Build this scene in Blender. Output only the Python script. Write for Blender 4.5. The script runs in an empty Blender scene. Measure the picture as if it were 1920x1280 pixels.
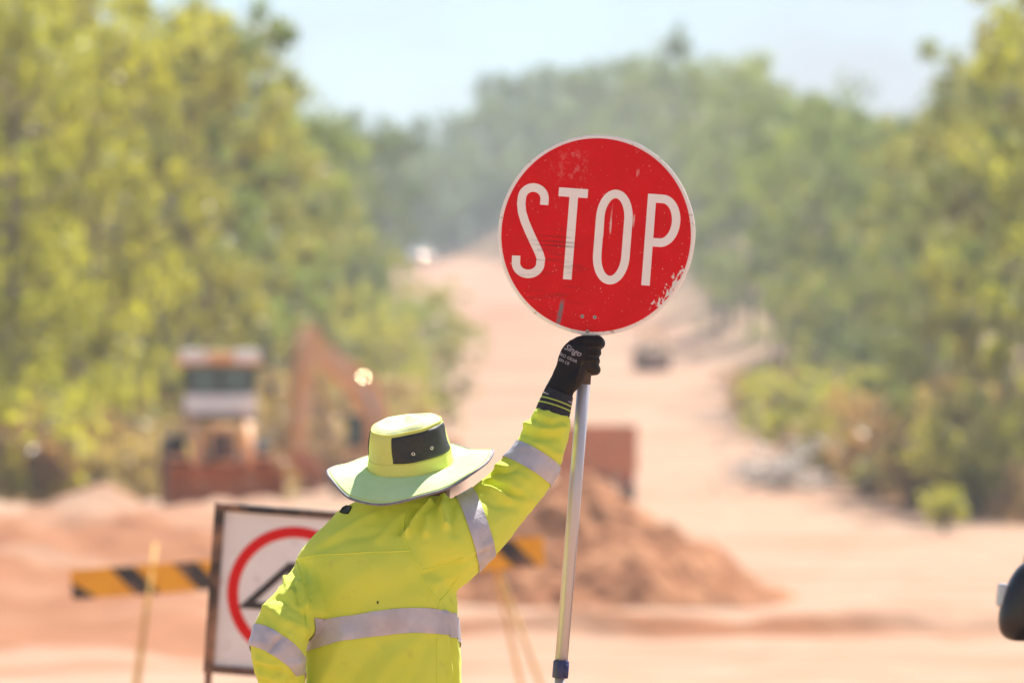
import bpy, bmesh, math, random
import numpy as np
from mathutils import Vector, Matrix, Quaternion
from mathutils.bvhtree import BVHTree

R = math.radians
scene = bpy.context.scene
col = scene.collection
random.seed(7)
rng = np.random.default_rng(11)

# ------------------------------------------------------------------ camera
FPX = 12060.0                       # focal length in pixels of a 1920-wide frame
CAMZ = 1.5
cam_d = bpy.data.cameras.new('camera')
cam = bpy.data.objects.new('camera', cam_d)
col.objects.link(cam)
cam_d.sensor_width = 36.0
cam_d.lens = 36.0 * FPX / 1920.0
cam_d.clip_start = 0.5
cam_d.clip_end = 9000
PITCH = math.atan(360.0 / FPX)
cam.location = (0, 0, CAMZ)
cam.rotation_euler = (math.pi / 2 + PITCH, 0, 0)
cam_d.dof.use_dof = True
cam_d.dof.focus_distance = 15.06
cam_d.dof.aperture_fstop = cam_d.lens / 47.0
scene.camera = cam

# ------------------------------------------------------------------ sky, sun, exposure
SUN_EL, SUN_AZ = R(56), R(27)       # beyond the worker, a little to the right
world = bpy.data.worlds.new('World')
scene.world = world
world.use_nodes = True
wn, wl = world.node_tree.nodes, world.node_tree.links
wn.clear()
w_out = wn.new('ShaderNodeOutputWorld')
w_bg = wn.new('ShaderNodeBackground')
w_sky = wn.new('ShaderNodeTexSky')
w_sky.sky_type = 'NISHITA'
w_sky.sun_disc = False
w_sky.sun_elevation = SUN_EL
w_sky.sun_rotation = SUN_AZ
w_sky.air_density = 1.0
w_sky.dust_density = 0.15
w_sky.ozone_density = 3.0
w_tc = wn.new('ShaderNodeTexCoord')
w_map = wn.new('ShaderNodeMapping')
w_map.inputs['Scale'].default_value = (1, 1, 2.6)
w_noise = wn.new('ShaderNodeTexNoise')
w_noise.inputs['Scale'].default_value = 9
w_noise.inputs['Detail'].default_value = 7
w_noise.inputs['Roughness'].default_value = 0.55
w_ramp = wn.new('ShaderNodeMapRange')
w_ramp.inputs['From Min'].default_value = 0.46
w_ramp.inputs['From Max'].default_value = 0.68
w_mix = wn.new('ShaderNodeMix')
w_mix.data_type = 'RGBA'
w_mix.inputs['B'].default_value = (5.0, 5.5, 5.9, 1)
wl.new(w_tc.outputs['Generated'], w_map.inputs['Vector'])
wl.new(w_map.outputs['Vector'], w_noise.inputs['Vector'])
wl.new(w_noise.outputs['Fac'], w_ramp.inputs['Value'])
wl.new(w_ramp.outputs['Result'], w_mix.inputs['Factor'])
wl.new(w_sky.outputs['Color'], w_mix.inputs['A'])
wl.new(w_mix.outputs['Result'], w_bg.inputs['Color'])
w_bg.inputs['Strength'].default_value = 0.058
wl.new(w_bg.outputs['Background'], w_out.inputs['Surface'])

sun_d = bpy.data.lights.new('sun', 'SUN')
sun_d.energy = 5.0
sun_d.angle = R(0.53)
sun_d.color = (1.0, 0.95, 0.87)
sun = bpy.data.objects.new('sun', sun_d)
col.objects.link(sun)
to_sun = Vector((math.sin(SUN_AZ) * math.cos(SUN_EL), math.cos(SUN_AZ) * math.cos(SUN_EL), math.sin(SUN_EL)))
sun.rotation_euler = to_sun.to_track_quat('Z', 'Y').to_euler()
sun.location = (20, 30, 60)

vs = scene.view_settings
scene.display_settings.display_device = 'sRGB'
vs.view_transform = 'Standard'
vs.look = 'None'
vs.exposure = 1.2
vs.gamma = 1.0
vs.use_curve_mapping = False
scene.render.engine = 'CYCLES'
scene.cycles.use_denoising = True
scene.cycles.max_bounces = 8
scene.cycles.diffuse_bounces = 4
scene.cycles.transparent_max_bounces = 8
scene.cycles.sample_clamp_indirect = 8
scene.cycles.volume_bounces = 0


# ------------------------------------------------------------------ helpers
def wpt(px, py, D):
    """a place in the world: right offset and height for a bearing, D metres down the road"""
    return Vector(((px - 960) * D / FPX, D, CAMZ + (1000 - py) * D / FPX))


def tag(o, label=None, cat=None, group=None, kind=None):
    if label: o['label'] = label
    if cat: o['category'] = cat
    if group: o['group'] = group
    if kind: o['kind'] = kind
    return o


def empty(name, loc=(0, 0, 0), rz=0.0, label=None, cat=None, group=None):
    o = bpy.data.objects.new(name, None)
    o.empty_display_size = 0.2
    col.objects.link(o)
    o.location = loc
    o.rotation_euler = (0, 0, rz)
    return tag(o, label, cat, group)


def link_mesh(name, me, mat, parent=None, smooth=False):
    o = bpy.data.objects.new(name, me)
    col.objects.link(o)
    if mat is not None:
        me.materials.clear()
        me.materials.append(mat)
    if smooth:
        me.polygons.foreach_set('use_smooth', [True] * len(me.polygons))
    if parent is not None:
        o.parent = parent
    return o


def copy_tree(o, parent=None):
    c = o.copy()
    col.objects.link(c)
    c.parent = parent
    for ch in o.children:
        copy_tree(ch, c)
    return c


class MB:
    def __init__(self):
        self.v, self.f, self.s = [], [], []

    def add(self, vs_, fs_, smooth=False):
        n = len(self.v)
        self.v += [tuple(p) for p in vs_]
        self.f += [tuple(i + n for i in q) for q in fs_]
        self.s += [smooth] * len(fs_)
        return self

    def box(self, c, s, rot=None, taper=(1, 1), bevel=0.0):
        cx, cy, cz = c
        hx, hy, hz = s[0] / 2, s[1] / 2, s[2] / 2
        M = rot.to_3x3() if rot is not None else Matrix.Identity(3)
        if bevel <= 0:
            pts = []
            for sz in (-1, 1):
                tx = taper[0] if sz > 0 else 1
                ty = taper[1] if sz > 0 else 1
                for sx, sy in ((-1, -1), (1, -1), (1, 1), (-1, 1)):
                    pts.append(M @ Vector((sx * hx * tx, sy * hy * ty, sz * hz)) + Vector(c))
            return self.add(pts, [(3, 2, 1, 0), (4, 5, 6, 7), (0, 1, 5, 4), (1, 2, 6, 5), (2, 3, 7, 6), (3, 0, 4, 7)])
        b = min(bevel, hx * .9, hy * .9, hz * .9)
        bm = bmesh.new()
        bmesh.ops.create_cube(bm, size=1)
        for v in bm.verts:
            sz = v.co.z > 0
            v.co = Vector((v.co.x * 2 * hx * (taper[0] if sz else 1), v.co.y * 2 * hy * (taper[1] if sz else 1), v.co.z * 2 * hz))
        bmesh.ops.bevel(bm, geom=bm.edges[:], offset=b, segments=2, affect='EDGES', profile=0.6)
        bm.verts.index_update()
        pts = [M @ v.co + Vector(c) for v in bm.verts]
        fs = [[v.index for v in f.verts] for f in bm.faces]
        bm.free()
        return self.add(pts, fs)

    def tube(self, pts, rad, seg=10, cap=True, smooth=True):
        pts = [Vector(p) for p in pts]
        n = len(pts)
        if not hasattr(rad, '__len__'):
            rad = [rad] * n
        up = None
        vs_, fs_ = [], []
        for i, p in enumerate(pts):
            t = (pts[min(i + 1, n - 1)] - pts[max(i - 1, 0)]).normalized()
            if up is None:
                a = Vector((0, 0, 1)) if abs(t.z) < 0.9 else Vector((1, 0, 0))
                up = (a - t * a.dot(t)).normalized()
            else:
                up = (up - t * up.dot(t)).normalized()
            sd = t.cross(up)
            for k in range(seg):
                an = 2 * math.pi * k / seg
                vs_.append(p + (up * math.cos(an) + sd * math.sin(an)) * rad[i])
        for i in range(n - 1):
            for k in range(seg):
                a, b = i * seg + k, i * seg + (k + 1) % seg
                fs_.append((a, b, b + seg, a + seg))
        self.add(vs_, fs_, smooth)
        if cap:
            m = len(self.v) - n * seg
            self.f.append(tuple(m + k for k in reversed(range(seg)))); self.s.append(False)
            self.f.append(tuple(m + (n - 1) * seg + k for k in range(seg))); self.s.append(False)
        return self

    def cyl(self, a, b, r, seg=20, r2=None):
        return self.tube([a, b], [r, r if r2 is None else r2], seg)

    def prism(self, outline, thick, M=None):
        """outline: list of (x, z); extruded along local y from 0 to thick"""
        M = M or Matrix.Identity(4)
        n = len(outline)
        a = [M @ Vector((x, 0, z)) for x, z in outline]
        b = [M @ Vector((x, thick, z)) for x, z in outline]
        fs_ = [tuple(range(n)), tuple(reversed(range(n, 2 * n)))]
        for i in range(n):
            j = (i + 1) % n
            fs_.append((j, i, i + n, j + n))
        return self.add(a + b, fs_)

    def sphere(self, c, r, seg=14, rings=9, sc=(1, 1, 1)):
        c = Vector(c)
        vs_, fs_ = [], []
        for i in range(rings + 1):
            th = math.pi * i / rings
            for k in range(seg):
                ph = 2 * math.pi * k / seg
                vs_.append(c + Vector((math.sin(th) * math.cos(ph) * sc[0], math.sin(th) * math.sin(ph) * sc[1], math.cos(th) * sc[2])) * r)
        for i in range(rings):
            for k in range(seg):
                a, b = i * seg + k, i * seg + (k + 1) % seg
                fs_.append((a, a + seg, b + seg, b))
        return self.add(vs_, fs_, True)

    def mesh(self, name):
        me = bpy.data.meshes.new(name)
        me.from_pydata(self.v, [], self.f)
        me.polygons.foreach_set('use_smooth', self.s)
        me.update()
        return me

    def build(self, name, mat, parent=None, fix=True):
        me = self.mesh(name)
        if fix:
            bm = bmesh.new(); bm.from_mesh(me)
            bmesh.ops.remove_doubles(bm, verts=bm.verts, dist=1e-6)
            bmesh.ops.recalc_face_normals(bm, faces=bm.faces)
            bm.to_mesh(me); bm.free()
        return link_mesh(name, me, mat, parent)


# value noise for terrain and cloth -----------------------------------------
_tab = rng.random((64, 64, 64))


def vnoise(x, y, z=0.0):
    x, y, z = np.broadcast_arrays(np.asarray(x, float), np.asarray(y, float), np.asarray(z, float))
    xi, yi, zi = np.floor(x).astype(int), np.floor(y).astype(int), np.floor(z).astype(int)
    fx, fy, fz = x - xi, y - yi, z - zi
    fx, fy, fz = fx * fx * (3 - 2 * fx), fy * fy * (3 - 2 * fy), fz * fz * (3 - 2 * fz)
    out = 0
    for a in (0, 1):
        for b in (0, 1):
            for c in (0, 1):
                w = (fx if a else 1 - fx) * (fy if b else 1 - fy) * (fz if c else 1 - fz)
                out = out + w * _tab[(xi + a) % 64, (yi + b) % 64, (zi + c) % 64]
    return out * 2 - 1


def fbm(x, y, z=0.0, o=4):
    s, a, f = 0, 1.0, 1.0
    for _ in range(o):
        s = s + a * vnoise(x * f + 3.7 * _, y * f + 9.1 * _, z * f)
        a *= 0.5; f *= 2.03
    return s


def sstep(a, b, x):
    t = np.clip((np.asarray(x, float) - a) / (b - a), 0.0, 1.0)
    return t * t * (3 - 2 * t)


# ------------------------------------------------------------------ materials
def new_mat(name):
    m = bpy.data.materials.new(name)
    m.use_nodes = True
    nt = m.node_tree
    b = nt.nodes['Principled BSDF']
    return m, nt, b


def mat(name, c1, c2=None, rough=0.6, metal=0.0, scale=8.0, detail=4.0, bump=0.0, bscale=None, lo=0.35, hi=0.65,
        stretch=(1, 1, 1), spec=0.5, dust=None, dust_amt=0.0, dust_scale=3.0, sheen=0.0, coat=0.0):
    m, nt, b = new_mat(name)
    N, L = nt.nodes, nt.links
    tc = N.new('ShaderNodeTexCoord')
    mp = N.new('ShaderNodeMapping')
    mp.inputs['Scale'].default_value = stretch
    L.new(tc.outputs['Object'], mp.inputs['Vector'])
    nz = N.new('ShaderNodeTexNoise')
    nz.inputs['Scale'].default_value = scale
    nz.inputs['Detail'].default_value = detail
    L.new(mp.outputs['Vector'], nz.inputs['Vector'])
    mr = N.new('ShaderNodeMapRange')
    mr.inputs['From Min'].default_value = lo
    mr.inputs['From Max'].default_value = hi
    L.new(nz.outputs['Fac'], mr.inputs['Value'])
    mx = N.new('ShaderNodeMix'); mx.data_type = 'RGBA'
    c2 = c2 or tuple(x * 0.82 for x in c1)
    mx.inputs['A'].default_value = (*c1, 1)
    mx.inputs['B'].default_value = (*c2, 1)
    L.new(mr.outputs['Result'], mx.inputs['Factor'])
    out = mx.outputs['Result']
    if dust:
        n2 = N.new('ShaderNodeTexNoise')
        n2.inputs['Scale'].default_value = dust_scale
        n2.inputs['Detail'].default_value = 6
        L.new(tc.outputs['Object'], n2.inputs['Vector'])
        m2 = N.new('ShaderNodeMapRange')
        m2.inputs['From Min'].default_value = 0.6 - 0.35 * dust_amt
        m2.inputs['From Max'].default_value = 0.95 - 0.4 * dust_amt
        L.new(n2.outputs['Fac'], m2.inputs['Value'])
        mm = N.new('ShaderNodeMix'); mm.data_type = 'RGBA'
        L.new(m2.outputs['Result'], mm.inputs['Factor'])
        L.new(out, mm.inputs['A'])
        mm.inputs['B'].default_value = (*dust, 1)
        out = mm.outputs['Result']
    L.new(out, b.inputs['Base Color'])
    b.inputs['Roughness'].default_value = rough
    b.inputs['Metallic'].default_value = metal
    b.inputs['Specular IOR Level'].default_value = spec
    if sheen: b.inputs['Sheen Weight'].default_value = sheen
    if coat: b.inputs['Coat Weight'].default_value = coat
    if bump:
        n3 = N.new('ShaderNodeTexNoise')
        n3.inputs['Scale'].default_value = bscale or scale * 4
        n3.inputs['Detail'].default_value = 5
        L.new(mp.outputs['Vector'], n3.inputs['Vector'])
        bp = N.new('ShaderNodeBump')
        bp.inputs['Strength'].default_value = bump
        bp.inputs['Distance'].default_value = 0.02
        L.new(n3.outputs['Fac'], bp.inputs['Height'])
        L.new(bp.outputs['Normal'], b.inputs['Normal'])
    return m


DUST = (0.52, 0.27, 0.15)
M = {}
M['soil'] = None
M['orange'] = mat('machine_orange', (0.80, 0.36, 0.11), (0.72, 0.31, 0.09), 0.55, dust=(0.74, 0.46, 0.27), dust_amt=0.8, dust_scale=1.5)
M['rust'] = mat('rust_brown_steel', (0.56, 0.20, 0.085), (0.46, 0.165, 0.075), 0.75, scale=3, dust=DUST, dust_amt=0.35, bump=0.2)
M['dark'] = mat('dark_rubber', (0.025, 0.024, 0.026), (0.05, 0.04, 0.036), 0.75, dust=DUST, dust_amt=0.3)
M['black_frame'] = mat('worn_black_frame', (0.022, 0.02, 0.022), (0.07, 0.045, 0.035), 0.5, scale=14, dust=DUST, dust_amt=0.45, dust_scale=9)
M['white'] = mat('white_paint', (0.86, 0.86, 0.86), (0.80, 0.79, 0.78), 0.4, dust=DUST, dust_amt=0.15)
M['panel_white'] = mat('sign_white', (0.92, 0.90, 0.88), (0.87, 0.84, 0.81), 0.45, scale=5, dust=(0.5, 0.42, 0.36), dust_amt=0.0, dust_scale=20)
M['red_ring'] = mat('sign_red', (0.80, 0.018, 0.018), (0.74, 0.016, 0.016), 0.5, scale=12, spec=.15)
M['sign_black'] = mat('sign_black', (0.025, 0.023, 0.025), (0.04, 0.035, 0.035), 0.45, scale=20)
M['glass'] = mat('tinted_glass', (0.05, 0.085, 0.075), (0.07, 0.11, 0.095), 0.06, scale=2, spec=0.8)
M['chrome'] = mat('bright_metal', (0.85, 0.82, 0.78), (0.8, 0.78, 0.74), 0.12, metal=1.0)
M['steel'] = mat('grey_steel', (0.42, 0.40, 0.39), (0.34, 0.32, 0.31), 0.4, metal=0.8, dust=DUST, dust_amt=0.25)
M['yellow'] = mat('barrier_yellow', (0.95, 0.43, 0.015), (0.86, 0.36, 0.015), 0.55, scale=5, dust=DUST, dust_amt=0.05)
M['leg_yellow'] = mat('dusty_yellow_leg', (0.75, 0.42, 0.06), (0.65, 0.36, 0.06), 0.6, scale=5, dust=DUST, dust_amt=0.3)
M['barrier_black'] = mat('barrier_black', (0.03, 0.028, 0.03), (0.06, 0.045, 0.04), 0.6, scale=6, dust=DUST, dust_amt=0.3)
M['pole'] = mat('anodised_aluminium', (0.62, 0.58, 0.60), (0.54, 0.50, 0.52), 0.40, metal=0.45, scale=30, stretch=(1, 1, 0.05), spec=0.5)
M['navy'] = mat('navy_plastic', (0.03, 0.035, 0.16), (0.025, 0.03, 0.12), 0.35, scale=20)
M['tan_sleeve'] = mat('worn_brown_sleeve', (0.08, 0.06, 0.05), (0.06, 0.045, 0.037), 0.6, scale=40)
M['shirt'] = None
M['tape'] = mat('silver_reflective_tape', (0.58, 0.54, 0.58), (0.47, 0.43, 0.47), 0.42, metal=0.10, scale=22, stretch=(1, 1, 1), bump=0.12, bscale=160)
M['skin'] = mat('brown_skin', (0.20, 0.095, 0.055), (0.17, 0.08, 0.048), 0.55, scale=30, bump=0.1, bscale=220)
M['trousers'] = mat('navy_drill', (0.02, 0.025, 0.05), (0.03, 0.035, 0.06), 0.85, scale=12, bump=0.2, bscale=300, dust=DUST, dust_amt=0.2)
M['boot'] = mat('boot_leather', (0.20, 0.11, 0.055), (0.14, 0.08, 0.04), 0.7, scale=15, dust=DUST, dust_amt=0.5)
M['glove'] = mat('black_knit_glove', (0.016, 0.015, 0.018), (0.024, 0.022, 0.026), 0.8, scale=60, bump=0.35, bscale=500, sheen=0.1)
M['glove_palm'] = mat('dusty_glove_coating', (0.055, 0.038, 0.028), (0.095, 0.062, 0.042), 0.6, scale=45, bump=0.3, bscale=260)
M['print'] = mat('grey_print', (0.42, 0.38, 0.40), (0.30, 0.27, 0.29), 0.6, scale=400, lo=0.4, hi=0.6)
M['cuff'] = mat('black_rib_cuff', (0.016, 0.016, 0.024), (0.03, 0.03, 0.042), 0.9, scale=200, bump=0.3, bscale=500)
M['lime_stripe'] = mat('lime_stripe', (0.45, 0.55, 0.10), (0.38, 0.48, 0.08), 0.8, scale=200)
M['tag_black'] = mat('black_label', (0.012, 0.018, 0.016), (0.025, 0.03, 0.028), 0.8, scale=200)
M['piping'] = mat('grey_piping', (0.17, 0.16, 0.20), (0.25, 0.23, 0.27), 0.7, scale=80)
M['hat_mesh'] = None
M['letter'] = None
M['red_disc'] = None
M['bark'] = mat('pale_bark', (0.30, 0.25, 0.21), (0.14, 0.11, 0.09), 0.9, scale=6, stretch=(1, 1, .3), bump=0.4)
M['dead'] = mat('bleached_wood', (0.72, 0.67, 0.62), (0.58, 0.53, 0.48), 0.9, scale=6)
M['amber'] = mat('amber_lens', (0.75, 0.28, 0.03), None, 0.2)
M['clear_lens'] = mat('clear_lens', (0.62, 0.66, 0.72), (0.5, 0.55, 0.6), 0.12, scale=60, spec=0.8)
M['black_plastic'] = mat('black_plastic', (0.010, 0.010, 0.013), (0.014, 0.014, 0.018), 0.30, scale=20)
M['tipper'] = mat('orange_brown_steel', (0.74, 0.27, 0.12), (0.64, 0.23, 0.10), 0.75, scale=3, dust=DUST, dust_amt=0.35, bump=0.2)
M['roller_yellow'] = mat('roller_yellow', (0.80, 0.55, 0.14), (0.72, 0.50, 0.13), 0.55, dust=DUST, dust_amt=0.4)


def attr_node(nt, name):
    a = nt.nodes.new('ShaderNodeAttribute')
    a.attribute_name = name
    return a


def soil_mat(name, pale, red, wscale=0.25, use_attr=True, stretch=(1, 1, 1), bump=0.5):
    m, nt, b = new_mat(name)
    N, L = nt.nodes, nt.links
    tc = N.new('ShaderNodeTexCoord')
    mp = N.new('ShaderNodeMapping'); mp.inputs['Scale'].default_value = stretch
    L.new(tc.outputs['Object'], mp.inputs['Vector'])
    n1 = N.new('ShaderNodeTexNoise'); n1.inputs['Scale'].default_value = wscale; n1.inputs['Detail'].default_value = 8
    n1.inputs['Roughness'].default_value = 0.62
    L.new(mp.outputs['Vector'], n1.inputs['Vector'])
    mr = N.new('ShaderNodeMapRange'); mr.inputs['From Min'].default_value = 0.36; mr.inputs['From Max'].default_value = 0.68
    L.new(n1.outputs['Fac'], mr.inputs['Value'])
    fac = mr.outputs['Result']
    if use_attr:
        at = attr_node(nt, 'red')
        ad = N.new('ShaderNodeMath'); ad.operation = 'MULTIPLY_ADD'; ad.use_clamp = True
        L.new(fac, ad.inputs[0]); ad.inputs[1].default_value = 0.7
        L.new(at.outputs['Fac'], ad.inputs[2])
        fac = ad.outputs[0]
    mx = N.new('ShaderNodeMix'); mx.data_type = 'RGBA'
    mx.inputs['A'].default_value = (*pale, 1); mx.inputs['B'].default_value = (*red, 1)
    L.new(fac, mx.inputs['Factor'])
    out = mx.outputs['Result']
    n2 = N.new('ShaderNodeTexNoise'); n2.inputs['Scale'].default_value = 3.0; n2.inputs['Detail'].default_value = 8
    L.new(mp.outputs['Vector'], n2.inputs['Vector'])
    hs = N.new('ShaderNodeMix'); hs.data_type = 'RGBA'; hs.blend_type = 'MULTIPLY'
    hs.inputs['Factor'].default_value = 0.55
    m2 = N.new('ShaderNodeMapRange'); m2.inputs['From Min'].default_value = 0.3; m2.inputs['From Max'].default_value = 0.7
    m2.inputs['To Min'].default_value = 0.6; m2.inputs['To Max'].default_value = 1.15
    L.new(n2.outputs['Fac'], m2.inputs['Value'])
    L.new(out, hs.inputs['A']); L.new(m2.outputs['Result'], hs.inputs['B'])
    out = hs.outputs['Result']
    if use_attr:
        av = attr_node(nt, 'litter')
        ml = N.new('ShaderNodeMix'); ml.data_type = 'RGBA'
        L.new(av.outputs['Fac'], ml.inputs['Factor'])
        L.new(out, ml.inputs['A']); ml.inputs['B'].default_value = (0.25, 0.165, 0.10, 1)
        out = ml.outputs['Result']
    L.new(out, b.inputs['Base Color'])
    b.inputs['Roughness'].default_value = 0.95
    b.inputs['Specular IOR Level'].default_value = 0.15
    bp = N.new('ShaderNodeBump'); bp.inputs['Strength'].default_value = bump; bp.inputs['Distance'].default_value = 0.08
    L.new(n2.outputs['Fac'], bp.inputs['Height'])
    L.new(bp.outputs['Normal'], b.inputs['Normal'])
    return m


M['soil'] = soil_mat('pink_red_soil', (0.39, 0.25, 0.17), (0.295, 0.125, 0.060), 0.22, stretch=(0.5, 1.3, 1))
M['mound'] = soil_mat('mound_soil', (0.42, 0.195, 0.095), (0.27, 0.10, 0.042), 1.4, use_attr=False, bump=0.8)


def leaf_mat(name, a, b_, trans=0.52):
    m, nt, b = new_mat(name)
    N, L = nt.nodes, nt.links
    N.remove(b)
    out = N['Material Output']
    tc = N.new('ShaderNodeTexCoord')
    nz = N.new('ShaderNodeTexNoise'); nz.inputs['Scale'].default_value = 0.55; nz.inputs['Detail'].default_value = 3
    L.new(tc.outputs['Object'], nz.inputs['Vector'])
    oi = N.new('ShaderNodeObjectInfo')
    ad = N.new('ShaderNodeMath'); ad.operation = 'ADD'
    L.new(nz.outputs['Fac'], ad.inputs[0])
    mu = N.new('ShaderNodeMath'); mu.operation = 'MULTIPLY_ADD'
    L.new(oi.outputs['Random'], mu.inputs[0]); mu.inputs[1].default_value = 0.5; mu.inputs[2].default_value = -0.25
    L.new(mu.outputs[0], ad.inputs[1])
    mr = N.new('ShaderNodeMapRange'); mr.inputs['From Min'].default_value = 0.25; mr.inputs['From Max'].default_value = 0.75
    L.new(ad.outputs[0], mr.inputs['Value'])
    mx = N.new('ShaderNodeMix'); mx.data_type = 'RGBA'
    mx.inputs['A'].default_value = (*a, 1); mx.inputs['B'].default_value = (*b_, 1)
    L.new(mr.outputs['Result'], mx.inputs['Factor'])
    d = N.new('ShaderNodeBsdfDiffuse'); t = N.new('ShaderNodeBsdfTranslucent')
    g = N.new('ShaderNodeBsdfGlossy'); g.inputs['Roughness'].default_value = 0.45
    L.new(mx.outputs['Result'], d.inputs['Color'])
    tm = N.new('ShaderNodeMix'); tm.data_type = 'RGBA'; tm.blend_type = 'MULTIPLY'; tm.inputs['Factor'].default_value = 1
    L.new(mx.outputs['Result'], tm.inputs['A']); tm.inputs['B'].default_value = (1.7, 1.6, 0.7, 1)
    L.new(tm.outputs['Result'], t.inputs['Color'])
    ms = N.new('ShaderNodeMixShader'); ms.inputs[0].default_value = trans
    L.new(d.outputs[0], ms.inputs[1]); L.new(t.outputs[0], ms.inputs[2])
    m3 = N.new('ShaderNodeMixShader'); m3.inputs[0].default_value = 0.05
    L.new(ms.outputs[0], m3.inputs[1]); L.new(g.outputs[0], m3.inputs[2])
    L.new(m3.outputs[0], out.inputs['Surface'])
    return m


M['leaf_olive'] = leaf_mat('olive_leaves', (0.28, 0.265, 0.06), (0.17, 0.20, 0.07))
M['leaf_green'] = leaf_mat('green_leaves', (0.22, 0.27, 0.075), (0.14, 0.19, 0.08))
M['leaf_yellow'] = leaf_mat('yellow_green_leaves', (0.40, 0.39, 0.045), (0.26, 0.28, 0.05), 0.5)
M['leaf_grey'] = leaf_mat('grey_green_leaves', (0.19, 0.25, 0.085), (0.12, 0.17, 0.075), 0.35)
M['leaf_straw'] = leaf_mat('straw_leaves', (0.42, 0.33, 0.17), (0.34, 0.25, 0.13), 0.4)
M['leaf_dry'] = leaf_mat('scorched_leaves', (0.32, 0.19, 0.11), (0.24, 0.165, 0.10), 0.4)

# ------------------------------------------------------------------ terrain
YR = [-60, 0, 108, 130, 160, 200, 300, 400, 500, 600, 700, 760, 900, 1200, 2500, 5000]
ZR = [0, 0, 0.05, 0.5, 1.55, 2.66, 6.5, 11.6, 17.4, 24.4, 31.0, 34.0, 40, 42, 20, 0]
_yy = np.linspace(-60, 5000, 5061)
_zz = np.interp(_yy, YR, ZR)
_k = np.hanning(25); _k /= _k.sum()
_zs = np.convolve(np.pad(_zz, 12, mode='edge'), _k, mode='valid')


def road_z(y): return np.interp(y, _yy, _zs)


def edge_l(y): return np.interp(y, [0, 134, 142, 192, 203, 300, 400, 500, 600, 690, 735], [-60, -60, -11.5, -11.0, -6.5, -5.0, -8.5, -14, -17, -17.5, -11])
def edge_r(y): return np.interp(y, [0, 146, 156, 200, 300, 400, 500, 600, 690, 735], [60, 60, 14.0, 11.0, 11.0, 12.2, 11.5, 8, 3, -11])


def ground_z(x, y):
    x, y = np.broadcast_arrays(np.asarray(x, float), np.asarray(y, float))
    z = road_z(y).copy()
    # raised working bench left of the road
    bench = sstep(58, 112, y) * (1 - sstep(125, 175, y))
    left = 1 - sstep(-4.2, -1.2, x + 0.6 * vnoise(y * 0.12, 2.0))
    z += bench * left * (1.72 - np.clip(road_z(y), 0, 1.2))
    # flanking slopes
    dr = np.clip(x - edge_r(y), 0, 60); dl = np.clip(edge_l(y) - x, 0, 60)
    z += (np.minimum(7.5, 0.3 * dr) * sstep(230, 430, y) + 5 * sstep(2, 25, dr) * sstep(450, 620, y))
    z += np.minimum(3.0, 0.2 * dl) * sstep(200, 420, y)
    # windrow of graded soil across the near road
    rid = np.exp(-((y - 92 - 1.5 * vnoise(x * 0.15, 5.0) - 0.12 * x) / 0.35) ** 2) * (0.30 + 0.16 * vnoise(x * 0.9, 7.7))
    rid += 0.8 * np.exp(-((y - 99 + 2 * vnoise(x * 0.11, 15.0)) / 0.4) ** 2) * (0.20 + 0.18 * vnoise(x * 0.8, 17.7))
    z += rid * sstep(-3, 0, x)
    amp = 0.07 + 0.42 * bench * left
    z += amp * fbm(x * 0.55, y * 0.33, 0.5, 4) * sstep(40, 70, y) * (1 - 0.6 * sstep(200, 320, y))
    return z


def gz(x, y): return float(ground_z(np.array([x]), np.array([y]))[0])


def axis(parts):
    out = []
    for a, b, s in parts:
        n = max(1, int(round((b - a) / s)))
        out += list(np.linspace(a, b, n, endpoint=False))
    out.append(parts[-1][1])
    return np.array(out)


xs = axis([(-2500, -500, 250), (-500, -100, 50), (-100, -30, 7), (-30, -14, 1.0), (-14, 14, 0.25), (14, 30, 1.0), (30, 100, 7), (100, 500, 50), (500, 2500, 250)])
ys = axis([(-60, 40, 5), (40, 62, 1.0), (62, 88, 0.4), (88, 104, 0.12), (104, 135, 0.4), (135, 260, 1.5), (260, 800, 6), (800, 1400, 40), (1400, 5000, 300)])
X, Y = np.meshgrid(xs, ys)
Z = ground_z(X, Y)
nx, ny = len(xs), len(ys)
verts = np.stack([X, Y, Z], -1).reshape(-1, 3)
ii = np.arange(nx * ny).reshape(ny, nx)
quads = np.stack([ii[:-1, :-1], ii[:-1, 1:], ii[1:, 1:], ii[1:, :-1]], -1).reshape(-1, 4)
me = bpy.data.meshes.new('ground')
me.from_pydata(verts.tolist(), [], quads.tolist())
bench = sstep(56, 70, Y) * (1 - sstep(100, 120, Y)) * (1 - sstep(-4, 0.5, X))
red = 0.80 * bench + 0.9 * np.exp(-((Y - 92 - 0.12 * X) / 1.6) ** 2) * (0.6 + 0.4 * vnoise(X * .4, Y * .4)) + 0.30 * sstep(300, 420, Y) + 0.50 * np.clip(fbm(X * .12, Y * .45, 2.0, 5), -1, 1)
litter = np.clip(sstep(0, 3, X - edge_r(Y)) + sstep(0, 3, edge_l(Y) - X), 0, 1) * 0.85
a = me.attributes.new('red', 'FLOAT', 'POINT'); a.data.foreach_set('value', np.clip(red - 0.18, -1, 1).reshape(-1))
a = me.attributes.new('litter', 'FLOAT', 'POINT'); a.data.foreach_set('value', litter.reshape(-1))
ground = link_mesh('ground', me, M['soil'], smooth=True)
tag(ground, 'pale pink and red graded dirt running uphill as a road', 'ground', kind='structure')


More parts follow.
